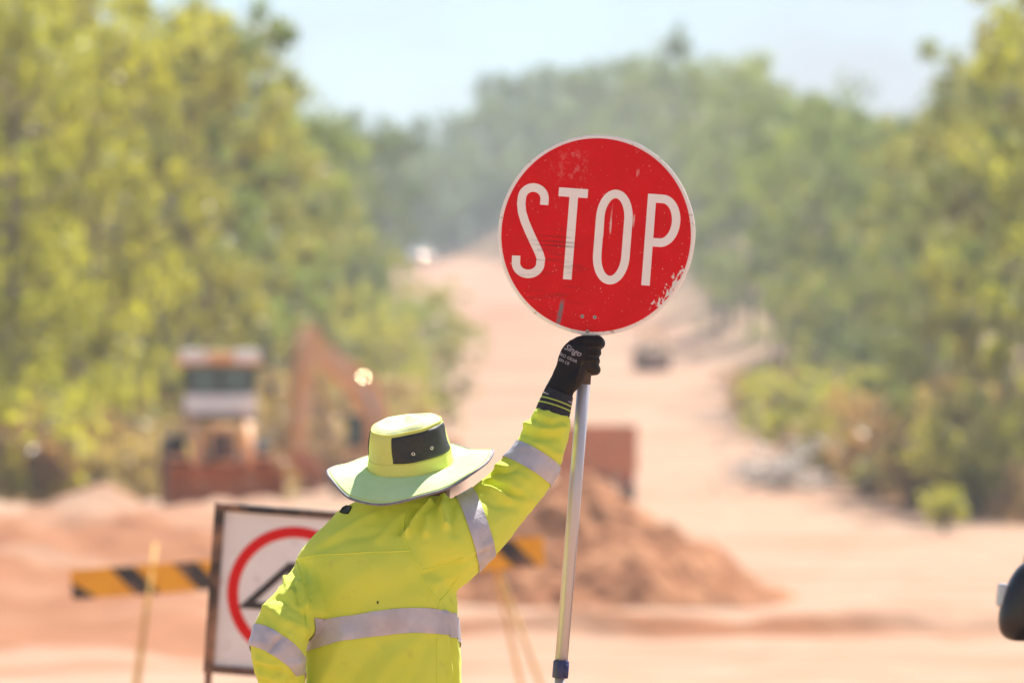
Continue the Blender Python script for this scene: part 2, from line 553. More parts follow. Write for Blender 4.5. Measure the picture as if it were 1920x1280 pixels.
# soil mound ----------------------------------------------------------------
def make_mound(name, cx, cy, rx, ry, h, seed, label, lobes, mat_):
    n = 150
    u = np.linspace(-1.25, 1.25, n)
    U, V = np.meshgrid(u, u)
    px, py = cx + U * rx, cy + V * ry
    H = np.zeros_like(U)
    for (lx, ly, lr, lh) in lobes:
        d = np.sqrt(((U - lx) * 1.0) ** 2 + (V - ly) ** 2) / lr
        d = d * (1 + 0.12 * vnoise(U * 2.5 + seed, V * 2.5))
        H = np.maximum(H, lh * np.clip(1 - d, -0.25, 1) ** 1 * np.where(d < 1, 1, 1))
        H = np.where(d > 1, np.maximum(H, 0), H)
    k = np.array([1, 2, 1]) / 4
    for _ in range(3):
        H = np.apply_along_axis(lambda r: np.convolve(r, k, 'same'), 0, H)
        H = np.apply_along_axis(lambda r: np.convolve(r, k, 'same'), 1, H)
    H = H * h
    act = sstep(0.02, 0.25, H)
    H = H + act * (0.24 * fbm(px * 1.3, py * 1.3, seed, 4) + 0.10 * np.abs(vnoise(px * 3.5, py * 3.5, seed)) + 0.06 * vnoise(px * 9, py * 9, seed))
    zz = ground_z(px, py)
    Z_ = zz + H - 0.10 * (1 - sstep(0.0, 0.05, H))
    base = zz - 0.35
    vt = np.stack([px, py, Z_], -1).reshape(-1, 3)
    id_ = np.arange(n * n).reshape(n, n)
    q = np.stack([id_[:-1, :-1], id_[:-1, 1:], id_[1:, 1:], id_[1:, :-1]], -1).reshape(-1, 4)
    m = bpy.data.meshes.new(name)
    m.from_pydata(vt.tolist(), [], q.tolist())
    o = link_mesh(name, m, mat_, smooth=True)
    return tag(o, label, 'dirt mound')


pk = wpt(1085, 880, 118)
make_mound('soil_mound', pk.x, 118, 3.9, 3.9, 2.38, 3.3, 'tall heap of loose red soil dumped beside the dirt road',
           [(0, 0, 1.02, 1.0), (0.42, -0.30, 0.62, 0.56), (-0.55, 0.1, 0.6, 0.55), (0.62, 0.05, 0.46, 0.36)], M['mound'])

# ------------------------------------------------------------------ vegetation
def leaf_cloud(centres, radii, per, size, seed, droop=0.5, squash=0.8):
    r = np.random.default_rng(seed)
    C = np.repeat(np.array(centres), per, 0)
    Rr = np.repeat(np.array(radii), per)
    n = len(C)
    d = r.normal(size=(n, 3)); d /= np.linalg.norm(d, axis=1, keepdims=True)
    rad = Rr * r.random(n) ** 0.45
    P = C + d * rad[:, None] * np.array([1, 1, squash])
    a = r.normal(size=(n, 3)); a[:, 2] -= droop * 1.5
    a /= np.linalg.norm(a, axis=1, keepdims=True)
    b = np.cross(a, r.normal(size=(n, 3))); b /= np.linalg.norm(b, axis=1, keepdims=True)
    L = size * (0.6 + 0.8 * r.random(n))[:, None]
    W = L * 0.36
    v = np.stack([P - a * L * .5, P + b * W * .5, P + a * L * .5, P - b * W * .5], 1).reshape(-1, 3)
    f = np.arange(n * 4).reshape(n, 4)
    return v, f


def mesh_from(name, v, f):
    m = bpy.data.meshes.new(name)
    m.from_pydata(v.tolist(), [], f.tolist())
    return m


def tree_proto(seed, kind):
    """unit tree about 10 m tall: trunk mesh and crown mesh"""
    r = random.Random(seed)
    mb = MB()
    lean = (r.uniform(-.5, .5), r.uniform(-.5, .5))
    H = 10.0
    low = {'gum': 0.42, 'bushy': 0.12, 'slim': 0.25}[kind]
    tp = []
    for i in range(7):
        t = i / 6
        tp.append(Vector((lean[0] * t * t + r.uniform(-.08, .08) * (i > 0), lean[1] * t * t + r.uniform(-.08, .08) * (i > 0), t * H * 0.86)))
    tr = {'gum': 0.17, 'bushy': 0.13, 'slim': 0.10}[kind]
    mb.tube(tp, [tr * (1.25 - 1.05 * i / 6) for i in range(7)], 7)
    cs, rs = [], []
    nl = {'gum': 11, 'bushy': 17, 'slim': 11}[kind]
    spread = {'gum': 2.6, 'bushy': 2.5, 'slim': 1.4}[kind]
    for i in range(nl):
        t = low + (0.95 - low) * (i + r.random() * .7) / nl
        k = min(5, int(t / 0.86 * 6)) if t < .86 else 5
        base = tp[k].lerp(tp[k + 1], max(0, min(1, t / .86 * 6 - k)))
        an = i * 2.4 + r.uniform(-.4, .4)
        prof = math.sin(math.pi * min(1, max(0.06, (t - low * .75) / (1.08 - low * .75)))) ** 0.6
        reach = spread * prof * r.uniform(.65, 1.1)
        tip = base + Vector((math.cos(an) * reach, math.sin(an) * reach, reach * r.uniform(.15, .65)))
        mid = base.lerp(tip, .5) + Vector((0, 0, -.12 * reach))
        mb.tube([base, mid, tip], [tr * .45, tr * .3, tr * .12], 5)
        for j in range(6):
            q = base.lerp(tip, r.uniform(.55, 1.05)) + Vector((r.gauss(0, .6), r.gauss(0, .6), r.gauss(0, .5))) * (0.9 if kind != 'slim' else .6)
            if j % 2:
                mb.tube([mid, q], [tr * .16, tr * .06], 4)
            cs.append(q); rs.append(r.uniform(.28, .68) * (1.0 if kind != 'slim' else .75))
    for j in range(4):
        cs.append(tp[-1] + Vector((r.gauss(0, .5), r.gauss(0, .5), r.uniform(.1, 1.2)))); rs.append(r.uniform(.45, .8))
    v, f = leaf_cloud([tuple(c) for c in cs], rs, {'gum': 58, 'bushy': 46, 'slim': 58}[kind], 0.27, seed)
    return mb.mesh('trunk'), mesh_from('crown', v, f)


def shrub_proto(seed):
    r = random.Random(seed)
    mb = MB(); cs, rs = [], []
    for i in range(9):
        an = i * 2.4; rc = r.uniform(.25, .8)
        tip = Vector((math.cos(an) * rc, math.sin(an) * rc, r.uniform(.7, 1.7)))
        mb.tube([(0.04 * math.cos(an), 0.04 * math.sin(an), -.05), tip * .5 + Vector((0, 0, .1)), tip], [.035, .025, .01], 5)
        for j in range(2):
            cs.append(tuple(tip * r.uniform(.55, 1.0) + Vector((r.gauss(0, .15), r.gauss(0, .15), 0)))); rs.append(r.uniform(.3, .5))
    v, f = leaf_cloud(cs, rs, 70, 0.2, seed + 50)
    v[:, 2] = np.maximum(v[:, 2], 0.02)
    return mb.mesh('stem'), mesh_from('foliage', v, f)


protos = {k: [tree_proto(100 + 17 * i + 5 * j, k) for i in range(3)] for j, k in enumerate(('gum', 'bushy', 'slim'))}
shrubs = [shrub_proto(300 + i) for i in range(4)]
_crown_cache = {}


def with_mat(me, mkey):
    k = (me.name, mkey)
    if k not in _crown_cache:
        c = me.copy(); c.materials.clear(); c.materials.append(M[mkey]); _crown_cache[k] = c
    return _crown_cache[k]


NAMES = {'gum': 'gum_tree', 'bushy': 'bushy_tree', 'slim': 'slender_tree'}


def plant_tree(x, y, h, kind, leaf, label, group, seed, wide=1.0):
    r = random.Random(seed)
    t, c = protos[kind][r.randrange(3)]
    root = empty(NAMES[kind], (x, y, gz(x, y) - 0.12), r.uniform(0, 6.28), label, 'tree', group)
    s = h / 10.0
    root.scale = (s * wide, s * wide, s)
    a = bpy.data.objects.new('trunk', with_mat(t, 'bark')); col.objects.link(a); a.parent = root
    b = bpy.data.objects.new('crown', with_mat(c, leaf)); col.objects.link(b); b.parent = root
    return root


def plant_shrub(x, y, h, leaf, label, group, seed):
    r = random.Random(seed)
    t, c = shrubs[r.randrange(4)]
    root = empty('shrub', (x, y, gz(x, y) - 0.03), r.uniform(0, 6.28), label, 'shrub', group)
    s = h / 1.7
    root.scale = (s * r.uniform(.9, 1.3), s * r.uniform(.9, 1.3), s)
    a = bpy.data.objects.new('stem', with_mat(t, 'bark')); col.objects.link(a); a.parent = root
    b = bpy.data.objects.new('foliage', with_mat(c, leaf)); col.objects.link(b); b.parent = root
    return root


SKX = [-200, 0, 100, 180, 250, 330, 400, 430, 455, 520, 600, 720, 850, 915, 1000, 1080, 1180, 1290, 1380, 1430, 1500, 1600, 1700, 1745, 1780, 1850, 1920, 2100]
SKY = [-150, -80, -60, 20, 50, 30, 15, 25, 115, 150, 205, 232, 215, 135, 135, 115, 95, 120, 95, 150, 180, 195, 235, 225, 110, 95, 10, -100]


def skyline(px): return float(np.interp(px, SKX, SKY))


ADJ = {'leaf_olive': 'olive', 'leaf_green': 'dark green', 'leaf_yellow': 'yellow-green', 'leaf_grey': 'grey-green', 'leaf_dry': 'scorched brown', 'leaf_straw': 'straw-coloured'}
KADJ = {'gum': 'high-crowned gum tree', 'bushy': 'bushy tree', 'slim': 'slender tree'}


def tree_at(px, D, top, kind, leaf, seed, wide=1.0, where=None, hmin=4.5, hmax=20):
    x = (px - 960) * D / FPX
    z0 = gz(x, D)
    h = (CAMZ + (1000 - top) * D / FPX - z0) / 0.98
    h = max(hmin, min(hmax, h))
    if where is None:
        if D > 640: where = 'beyond the crest of the dirt road'
        else:
            zone = 'fronting' if D < 200 else 'midway up' if D < 400 else 'high up'
            where = f'{zone} the wood ' + ('left' if x < (edge_l(D) + edge_r(D)) / 2 else 'right') + ' of the dirt road'
    size = 'tall' if h > 11 else 'short' if h < 7 else 'mid-height'
    return plant_tree(x, D, h, kind, leaf, f'{size} {ADJ[leaf]} {KADJ[kind]} {where}', f'{size} {ADJ[leaf]} {NAMES[kind].replace("_", " ")}s {where}', seed, wide)


placed = []


def free(x, y, d):
    return all((x - a) ** 2 + (y - b) ** 2 > d * d for a, b in placed)


rt = random.Random(5)
# trees that make the skyline
sky_trees = [(20, 150, 'bushy', 'leaf_yellow'), (95, 165, 'gum', 'leaf_olive'), (165, 158, 'bushy', 'leaf_yellow'), (235, 185, 'gum', 'leaf_olive'),
             (300, 200, 'gum', 'leaf_olive'), (345, 176, 'bushy', 'leaf_olive'), (395, 190, 'gum', 'leaf_green'), (430, 205, 'gum', 'leaf_olive'), (490, 230, 'slim', 'leaf_green'),
             (545, 250, 'slim', 'leaf_green'), (600, 300, 'slim', 'leaf_grey'), (660, 360, 'bushy', 'leaf_grey'), (720, 430, 'gum', 'leaf_grey'), (780, 760, 'gum', 'leaf_grey'),
             (850, 770, 'gum', 'leaf_grey'), (930, 760, 'gum', 'leaf_grey'), (985, 745, 'gum', 'leaf_grey'), (1040, 730, 'gum', 'leaf_grey'), (1100, 690, 'gum', 'leaf_grey'),
             (1160, 660, 'gum', 'leaf_grey'), (1215, 620, 'bushy', 'leaf_green'), (1300, 560, 'gum', 'leaf_green'), (1370, 470, 'gum', 'leaf_green'), (1410, 430, 'bushy', 'leaf_green'),
             (1480, 330, 'gum', 'leaf_grey'), (1540, 310, 'bushy', 'leaf_green'), (1610, 290, 'bushy', 'leaf_green'), (1680, 270, 'bushy', 'leaf_green'),
             (1720, 250, 'bushy', 'leaf_olive'), (1830, 205, 'slim', 'leaf_olive'), (1885, 195, 'gum', 'leaf_olive'), (1950, 175, 'bushy', 'leaf_yellow'), (2010, 185, 'gum', 'leaf_olive')]
for i, (px, D, k, lf) in enumerate(sky_trees):
    tree_at(px, D, skyline(px), k, lf, 1000 + i, wide=.72 if k != 'slim' else .9)
    placed.append(((px - 960) * D / FPX, D))
# the one thin treetop that sticks out of the far wood
tree_at(1264, 600, 38, 'slim', 'leaf_grey', 1990, wide=0.6, where='rising thin above the wood behind the stop sign', hmax=24)
placed.append(((1264 - 960) * 600 / FPX, 600))
# wood behind the road: front edges first, then filling in
cnt = 0
tries = 0
while cnt < 215 and tries < 9000:
    tries += 1
    D = 142 + 600 * rt.random() ** 1.7
    side = rt.random() < 0.5
    el, er = float(edge_l(D)), float(edge_r(D))
    off = abs(rt.gauss(0, 1)) * (5 + D * 0.035) + 1.8
    x = el - off if side else er + off
    px = 960 + x * FPX / D
    if px < -90 or px > 2010: continue
    if not free(x, D, 2.3 + D * 0.006): continue
    pad = 2.2 * FPX / D
    top = max(skyline(px), skyline(px - pad), skyline(px + pad)) + rt.uniform(10, 330) * (1.0 if D < 300 else .6)
    kind = rt.choice(['bushy', 'bushy', 'gum', 'slim'])
    if D < 230:
        lf = rt.choice(['leaf_olive', 'leaf_olive', 'leaf_yellow', 'leaf_olive', 'leaf_green', 'leaf_dry' if rt.random() < .3 else 'leaf_olive'])
    elif D < 420:
        lf = rt.choice(['leaf_olive', 'leaf_green', 'leaf_green', 'leaf_yellow', 'leaf_grey'])
    else:
        lf = rt.choice(['leaf_green', 'leaf_grey', 'leaf_grey', 'leaf_olive'])
    tree_at(px, D, top, kind, lf, 2000 + cnt, wide=.85, hmax=14)
    placed.append((x, D)); cnt += 1
# beyond the crest
for i in range(26):
    px = 560 + i * 26 + rt.uniform(-10, 10)
    D = rt.uniform(738, 860)
    tree_at(px, D, skyline(px) + rt.uniform(10, 70), rt.choice(['bushy', 'bushy', 'gum']), 'leaf_grey', 3000 + i, hmin=9, hmax=22)
for i in range(44):
    px = 640 + i * 14 + rt.uniform(-6, 6)
    D = rt.uniform(728, 742)
    x = (px - 960) * D / FPX
    tree_at(px, D, 480 - rt.uniform(40, 210), 'bushy', rt.choice(['leaf_grey', 'leaf_green']), 3400 + i, where='in the scrub right behind the road crest', hmin=5, hmax=12, wide=1.1)
# tree leaning over the left shoulder of the road
for q, (px, D, tp, lf) in enumerate(((800, 292, 525, 'leaf_olive'), (765, 286, 560, 'leaf_green'), (840, 296, 585, 'leaf_olive'), (712, 262, 575, 'leaf_yellow'), (690, 300, 470, 'leaf_olive'))):
    tree_at(px, D, tp, 'bushy', lf, 3110 + q, wide=1.2, where='leaning over the left shoulder of the road')
tree_at(735, 270, 600, 'bushy', 'leaf_olive', 3102, wide=1.1, where='low at the left shoulder behind the excavator')
# understorey
for i in range(240):
    D = 144 + 170 * rt.random() ** 1.8
    side = rt.random() < 0.5
    x = float(edge_l(D)) - abs(rt.gauss(0, 1)) * 4 + .6 if side else float(edge_r(D)) + abs(rt.gauss(0, 1)) * 4 - .6
    px = 960 + x * FPX / D
    if px < -40 or px > 1960: continue
    lf = rt.choice(['leaf_dry', 'leaf_straw', 'leaf_dry', 'leaf_yellow', 'leaf_straw', 'leaf_olive'])
    where = 'under the trees left of the dirt road' if side else 'under the trees right of the dirt road'
    plant_shrub(x, D, rt.uniform(1.2, 3.6), lf, f'{ADJ[lf]} undergrowth shrub {where}', f'{ADJ[lf]} shrubs {where}', 4000 + i)
for i in range(34):
    D = rt.uniform(145, 166); x = rt.uniform(-12.8, -6.2)
    lf = rt.choice(['leaf_dry', 'leaf_straw', 'leaf_straw', 'leaf_olive', 'leaf_dry'])
    plant_shrub(x, D, rt.uniform(1.0, 3.2), lf, f'{ADJ[lf]} scrub behind the orange loader', f'{ADJ[lf]} scrub bushes behind the loader', 4700 + i)
b_ = wpt(1780, 940, 158)
plant_shrub(b_.x, 160.0, 1.1, 'leaf_yellow', 'low bright yellow-green bush at the right edge of the graded dirt', None, 4501)

# the wood goes on beyond both edges of the view
for i in range(90):
    side = i % 2
    D = rt.uniform(146, 330)
    px = rt.uniform(-1500, -90) if side else rt.uniform(2040, 3400)
    if side == 0 and D < 160: continue
    x = (px - 960) * D / FPX
    if not free(x, D, 3.5): continue
    placed.append((x, D))
    tree_at(px, D, rt.uniform(-150, 150), rt.choice(['bushy', 'gum', 'bushy']), rt.choice(['leaf_olive', 'leaf_yellow', 'leaf_green']), 6000 + i, wide=.95, hmin=7, hmax=13)

# far wood as one mass
fw_c, fw_r = [], []
for i in range(2600):
    D = rt.uniform(260, 1000)
    x = rt.choice((-1, 1)) * rt.uniform(0.115, 0.36) * D
    fw_c.append((x, D, gz(x, D) + rt.uniform(.8, 10))); fw_r.append(rt.uniform(1.4, 2.6))
for i in range(2600):
    D = rt.uniform(380, 1150)
    x = rt.uniform(-0.11, 0.11) * D
    el, er = float(edge_l(D)), float(edge_r(D))
    if el - 7 < x < er + 7 and D < 735: continue
    px = 960 + x * FPX / D
    g = gz(x, D)
    lim = CAMZ + (1000 - skyline(px) - 35) * D / FPX
    h = min(g + rt.uniform(1.0, 12), lim)
    if h < g + 0.5: continue
    fw_c.append((x, D, h)); fw_r.append(rt.uniform(1.2, 2.3))
v, f = leaf_cloud(fw_c, fw_r, 34, 0.95, 77)
far = link_mesh('far_wood', mesh_from('far_wood', v, f), M['leaf_grey'])
tag(far, 'hazy grey-green far wood covering the hillside behind the road', 'wood', kind='stuff')

# dry grass at the foot of the trees
gp = []
for i in range(5200):
    D = 141 + 60 * rt.random()
    side = rt.random() < .55
    x = float(edge_l(D)) - abs(rt.gauss(0, 1)) * 5 + .4 if side else float(edge_r(D)) + abs(rt.gauss(0, 1)) * 5 - .3
    if abs(x) > 0.086 * D: continue
    gp.append((x, D, gz(x, D)))
gp = np.array(gp); n = len(gp)
hh = rng.uniform(.25, .8, n); an = rng.uniform(0, 6.28, n)
dx, dy = np.cos(an) * .07, np.sin(an) * .07
lx, ly = rng.normal(0, .15, n), rng.normal(0, .15, n)
v = np.stack([gp + np.stack([dx, dy, -0.03 + 0 * dx], 1), gp - np.stack([dx, dy, 0.03 + 0 * dx], 1), gp + np.stack([lx, ly, hh], 1)], 1).reshape(-1, 3)
grass = link_mesh('dry_grass', mesh_from('dry_grass', v, np.arange(n * 3).reshape(n, 3)), M['leaf_dry'])
tag(grass, 'dry grass tufts at the foot of the roadside trees', 'grass', kind='stuff')

# heap of bleached branches at the right edge of the road
bc = wpt(1448, 905, 205)
mb = MB()
rb = random.Random(9)
zb = gz(bc.x, 205)
for i in range(90):
    a_ = rb.uniform(0, 6.28); L_ = rb.uniform(.6, 1.7)
    c = Vector((rb.gauss(0, .7), rb.gauss(0, .6), 0.08 + abs(rb.gauss(0, .6))))
    d = Vector((math.cos(a_), math.sin(a_), rb.uniform(-.25, .45))) * L_ * .5
    p0, p1 = c - d, c + d
    p0.z = max(p0.z, .02)
    mb.tube([p0, c + Vector((rb.gauss(0, .05), rb.gauss(0, .05), .04)), p1], [.05, .06, .02], 5)
o = mb.build('brush_pile', M['dead'], fix=False)
o.location = (bc.x, 205, zb)
tag(o, 'heap of bleached dead branches at the foot of the right-hand trees', 'brush pile')

# ------------------------------------------------------------------ machines and vehicles (front faces -Y)
def wheel(parent, c, r, w, name='wheel', rim=0.55, rim_mat='steel', lugs=0):
    mb = MB()
    seg = 28
    prof = [(-w / 2, r * rim), (-w / 2, r * .9), (-w * .38, r), (w * .38, r), (w / 2, r * .9), (w / 2, r * rim)]
    vs_, fs_ = [], []
    for i in range(seg):
        a_ = 2 * math.pi * i / seg
        for (x, rr) in prof:
            vs_.append((c[0] + x, c[1] + rr * math.cos(a_), c[2] + rr * math.sin(a_)))
    m = len(prof)
    for i in range(seg):
        j = (i + 1) % seg
        for k in range(m - 1):
            fs_.append((i * m + k, i * m + k + 1, j * m + k + 1, j * m + k))
    mb.add(vs_, fs_, False)
    for i in range(lugs):
        a_ = 2 * math.pi * i / lugs
        mb.box((c[0], c[1] + r * math.cos(a_), c[2] + r * math.sin(a_)), (w * .9, r * .09, r * .08), Matrix.Rotation(a_ - math.pi / 2, 4, 'X') @ Matrix.Rotation(.35, 4, 'Z'))
    t = mb.build(name, M['dark'], parent)
    rm = MB().cyl((c[0] - w * .36, c[1], c[2]), (c[0] + w * .36, c[1], c[2]), r * rim * 1.02, 20)
    rm.cyl((c[0] - w * .44, c[1], c[2]), (c[0] + w * .44, c[1], c[2]), r * rim * .35, 12)
    rm.build('rim', M[rim_mat], t)
    return t


def pbox(parent, name, c, s, mk, rot=None, bevel=0.03, taper=(1, 1)):
    return MB().box(c, s, rot, taper, bevel).build(name, M[mk], parent)


# wheel loader with its bucket lowered -----------------------------------------
lx = (411 - 960) * 123 / FPX
ld = empty('wheel_loader', (lx, 123.0, gz(lx, 120.5)), R(6), 'dusty orange loader with pale cab roof, bucket lowered in front of the trees', 'loader')
prof = [(-2.05, .78), (-2.22, .86), (-1.80, .80), (-1.62, .55), (-1.64, .25), (-1.85, .06), (-2.5, .0), (-2.5, .05), (-1.88, .14), (-1.74, .30), (-1.72, .52), (-1.86, .70)]
mb = MB()
M4 = Matrix.Translation((-1.1, 0, 0)) @ Matrix.Rotation(R(-90), 4, 'Z') @ Matrix.Scale(-1, 4, (1, 0, 0))
vsn = [Vector((-1.1, p[0], p[1])) for p in prof] + [Vector((1.1, p[0], p[1])) for p in prof]
n = len(prof)
mb.add(vsn, [tuple(range(n)), tuple(range(2 * n - 1, n - 1, -1))] + [(i, (i + 1) % n, (i + 1) % n + n, i + n) for i in range(n)])
for sx in (-1, 1):
    mb.add([(sx * 1.1, -2.5, .0), (sx * 1.1, -2.05, .8), (sx * 1.1, -1.64, .5), (sx * 1.1, -1.64, .2), (sx * 1.07, -2.5, .0), (sx * 1.07, -2.05, .8), (sx * 1.07, -1.64, .5), (sx * 1.07, -1.64, .2)],
           [(0, 1, 2, 3), (7, 6, 5, 4), (0, 4, 5, 1), (1, 5, 6, 2), (2, 6, 7, 3), (3, 7, 4, 0)])
bk = mb.build('bucket', M['rust'], ld)
for i in range(7):
    pbox(bk, 'tooth', (-.93 + i * .31, -2.58, .03), (.09, .22, .05), 'steel', bevel=.01)
for sx in (-1, 1):
    MB().tube([(sx * .48, -.1, 1.75), (sx * .48, -1.1, 1.5), (sx * .48, -1.75, .55)], .11, 8).build('loader_arm', M['orange'], ld)
    MB().cyl((sx * .3, -.4, 1.1), (sx * .3, -1.6, .75), .06, 10).build('hydraulic_cylinder', M['steel'], ld)
pbox(ld, 'engine_hood', (0, -.95, 1.25), (.50, 1.4, .75), 'orange', bevel=.08)
pbox(ld, 'grille', (0, -1.67, 1.22), (.46, .06, .5), 'dark', bevel=.01)
pbox(ld, 'chassis', (0, .2, .75), (1.0, 3.2, .4), 'dark', bevel=.04)
pbox(ld, 'front_panel', (0, -.30, 2.04), (1.36, .16, .40), 'white', bevel=.06)
cabn = pbox(ld, 'cab', (0, .55, 2.25), (1.34, 1.5, 1.02), 'dark', bevel=.05)
for sx in (-1, 1):
    pbox(cabn, 'windscreen_pane', (sx * .31, -.225, 2.51), (.50, .03, .46), 'glass', bevel=.005)
    pbox(cabn, 'side_pane', (sx * .68, .55, 2.45), (.03, 1.2, .55), 'glass', bevel=.005)
rf = pbox(ld, 'roof', (0, .5, 2.93), (1.56, 1.85, .24), 'orange', bevel=.07)
for sx in (-1, 1):
    pbox(rf, 'roof_lamp_pod', (sx * .50, -.44, 2.96), (.50, .14, .24), 'white', bevel=.05)
    wheel(ld, (sx * .78, -1.05, .48), .48, .36, 'wheel', rim_mat='orange', lugs=16)
    wheel(ld, (sx * .82, 1.15, .72), .72, .45, 'wheel', rim_mat='orange', lugs=18)
    pbox(ld, 'mudguard', (sx * .80, -1.05, 1.02), (.42, .9, .06), 'orange', bevel=.02)
    MB().tube([(sx * .7, -.3, 2.4), (sx * .95, -.4, 2.4)], .02, 6).box((sx * .98, -.42, 2.32), (.16, .06, .28), None, (1, 1), .02).build('mirror', M['dark'], ld)

# excavator with raised boom ---------------------------------------------------
ex = (742 - 960) * 200 / FPX
yaw = math.atan2(-2.9, 4.0)         # boom reaches left and towards the camera
ev = empty('excavator', (ex, 200.0, gz(ex, 200.0)), yaw, 'dusty orange excavator with boom bent over and stick hanging straight down', 'excavator')
for sx in (-1, 1):
    pts = []
    for i in range(12):
        a_ = math.pi * i / 11
        pts.append((-1.35 - .4 * math.sin(a_), .42 + .4 * math.cos(a_)))
    for i in range(12):
        a_ = math.pi * i / 11
        pts.append((1.35 + .4 * math.sin(a_), .42 - .4 * math.cos(a_)))
    mb = MB(); n = len(pts); x0 = sx * 1.0 - .25
    mb.add([(x0, p[0], p[1]) for p in pts] + [(x0 + .5, p[0], p[1]) for p in pts],
           [tuple(range(n)), tuple(range(2 * n - 1, n - 1, -1))] + [(i, (i + 1) % n, (i + 1) % n + n, i + n) for i in range(n)])
    tk = mb.build('track', M['dark'], ev)
    for i in range(10):
        pbox(tk, 'track_shoe', (sx * 1.0, -1.3 + i * .29, .85), (.52, .2, .05), 'rust', bevel=.01)
pbox(ev, 'turntable', (0, 0, .92), (1.2, 1.2, .22), 'dark', bevel=.05)
pbox(ev, 'house', (.2, .5, 1.45), (1.7, 2.3, .8), 'orange', bevel=.1)
pbox(ev, 'counterweight', (0, 1.75, 1.42), (2.2, .6, .9), 'orange', bevel=.2)
cb = pbox(ev, 'cab', (-.72, -.45, 1.85), (.85, 1.3, 1.55), 'orange', bevel=.1)
pbox(cb, 'windscreen', (-.72, -1.12, 2.0), (.7, .03, 1.0), 'glass', bevel=.005)
pbox(cb, 'side_window', (-1.16, -.5, 2.1), (.03, 1.0, .75), 'glass', bevel=.005)


def beam(parent, name, pts, w, hts, mk, x=0.15):
    """box-section beam in the boom plane: pts are (reach, z)"""
    mb = MB(); vs_, fs_ = [], []
    n = len(pts)
    for i, (s, z) in enumerate(pts):
        a0 = pts[max(0, i - 1)]; a1 = pts[min(n - 1, i + 1)]
        tx, tz = a1[0] - a0[0], a1[1] - a0[1]; l = math.hypot(tx, tz)
        nx_, nz_ = -tz / l, tx / l; h = hts[i] / 2
        for sx, sn in ((-1, -1), (1, -1), (1, 1), (-1, 1)):
            vs_.append((x + sx * w / 2, -(s + nx_ * h * sn), z + nz_ * h * sn))
    for i in range(n - 1):
        for k in range(4):
            a_, b = i * 4 + k, i * 4 + (k + 1) % 4
            fs_.append((a_, b, b + 4, a_ + 4))
    fs_ += [(3, 2, 1, 0), tuple(4 * (n - 1) + k for k in range(4))]
    mb.add(vs_, fs_)
    return mb.build(name, M[mk], parent)


boom = beam(ev, 'boom', [(.7, 1.5), (1.25, 2.6), (1.75, 3.2), (2.5, 3.65), (3.6, 4.15), (4.75, 4.55)], .5, [.6, .75, .9, .75, .6, .46], 'orange')
MB().cyl((.15, -2.35, 3.95), (.15, -4.0, 4.95), .08, 10).build('hydraulic_cylinder', M['dark'], boom)
MB().cyl((.42, -.95, 1.45), (.42, -2.2, 3.2), .09, 10).build('hydraulic_cylinder', M['steel'], boom)
M['glint_gold'] = mat('polished_reflector', (.95, .78, .50), (.9, .72, .45), .30, metal=1.0)


def glint_disc(parent, name, c, r):  # polished disc turned halfway between sun and camera
    half = (to_sun + Vector((0, -1, 0))).normalized()
    rz_ = parent
    tot = 0.0
    while rz_ is not None:
        tot += rz_.rotation_euler.z; rz_ = rz_.parent
    half = Matrix.Rotation(-tot, 3, 'Z') @ half
    c = Vector(c)
    MB().tube([c - half * .08, c - half * .01, c], [r * .5, r * 1.05, r], 20).build(name, M['glint_gold'], parent)


glint_disc(boom, 'boom_sun_glint', (.50, -2.30, 3.62), .030)  # added disc, mirrors the sun as a warm glint on the boom
stick = beam(ev, 'stick', [(4.45, 5.05), (4.75, 4.5), (5.0, 3.4), (5.22, 1.25)], 0.46, [.46, .72, .62, .40], 'orange')
MB().cyl((.15, -4.6, 4.1), (.15, -4.95, 1.9), .07, 10).build('hydraulic_cylinder', M['steel'], stick)
mb = MB()
bp = [(5.3, 1.3), (5.05, 1.15), (4.6, .95), (4.35, .55), (4.5, .18), (4.95, .05), (5.0, .12), (4.6, .3), (4.5, .55), (4.7, .85), (5.15, .98)]
n = len(bp)
mb.add([(-.35, -s, z) for s, z in bp] + [(.65, -s, z) for s, z in bp],
       [tuple(range(n)), tuple(range(2 * n - 1, n - 1, -1))] + [(i, (i + 1) % n, (i + 1) % n + n, i + n) for i in range(n)])
eb = mb.build('bucket', M['rust'], ev)
for i in range(4):
    pbox(eb, 'tooth', (-.27 + i * .28, -5.05, .07), (.09, .2, .06), 'steel', bevel=.01)

# tipper truck seen from behind the soil heap -----------------------------------
tx_ = (1117 - 960) * 180 / FPX
tt = empty('tipper_truck', (tx_, 181.0, gz(tx_, 181.0)), 0, 'rust-brown tipper truck tray standing behind the soil heap', 'truck')
tray = pbox(tt, 'tray', (0, 2.2, 1.72), (2.30, 4.2, 1.36), 'tipper', bevel=.02)
tg = pbox(tt, 'tailgate', (0, .05, 1.72), (2.36, .1, 1.40), 'tipper', bevel=.02)
for i in range(4):
    pbox(tg, 'rib', (-.9 + i * .6, -.03, 1.72), (.08, .08, 1.3), 'tipper', bevel=.02)
pbox(tt, 'chassis', (0, 2.8, .8), (.9, 6.0, .3), 'dark', bevel=.03)
tc_ = pbox(tt, 'cab', (0, 5.2, 1.5), (2.1, 1.7, 1.55), 'white', bevel=.12)
pbox(tc_, 'rear_window', (0, 4.34, 1.9), (1.2, .03, .5), 'glass', bevel=.005)
for sx in (-1, 1):
    for yy_ in (1.0, 2.1, 5.2):
        wheel(tt, (sx * .95, yy_, .5), .5, .32)
    pbox(tt, 'tail_light', (sx * .9, -.02, .85), (.3, .06, .12), 'red_ring', bevel=.01)

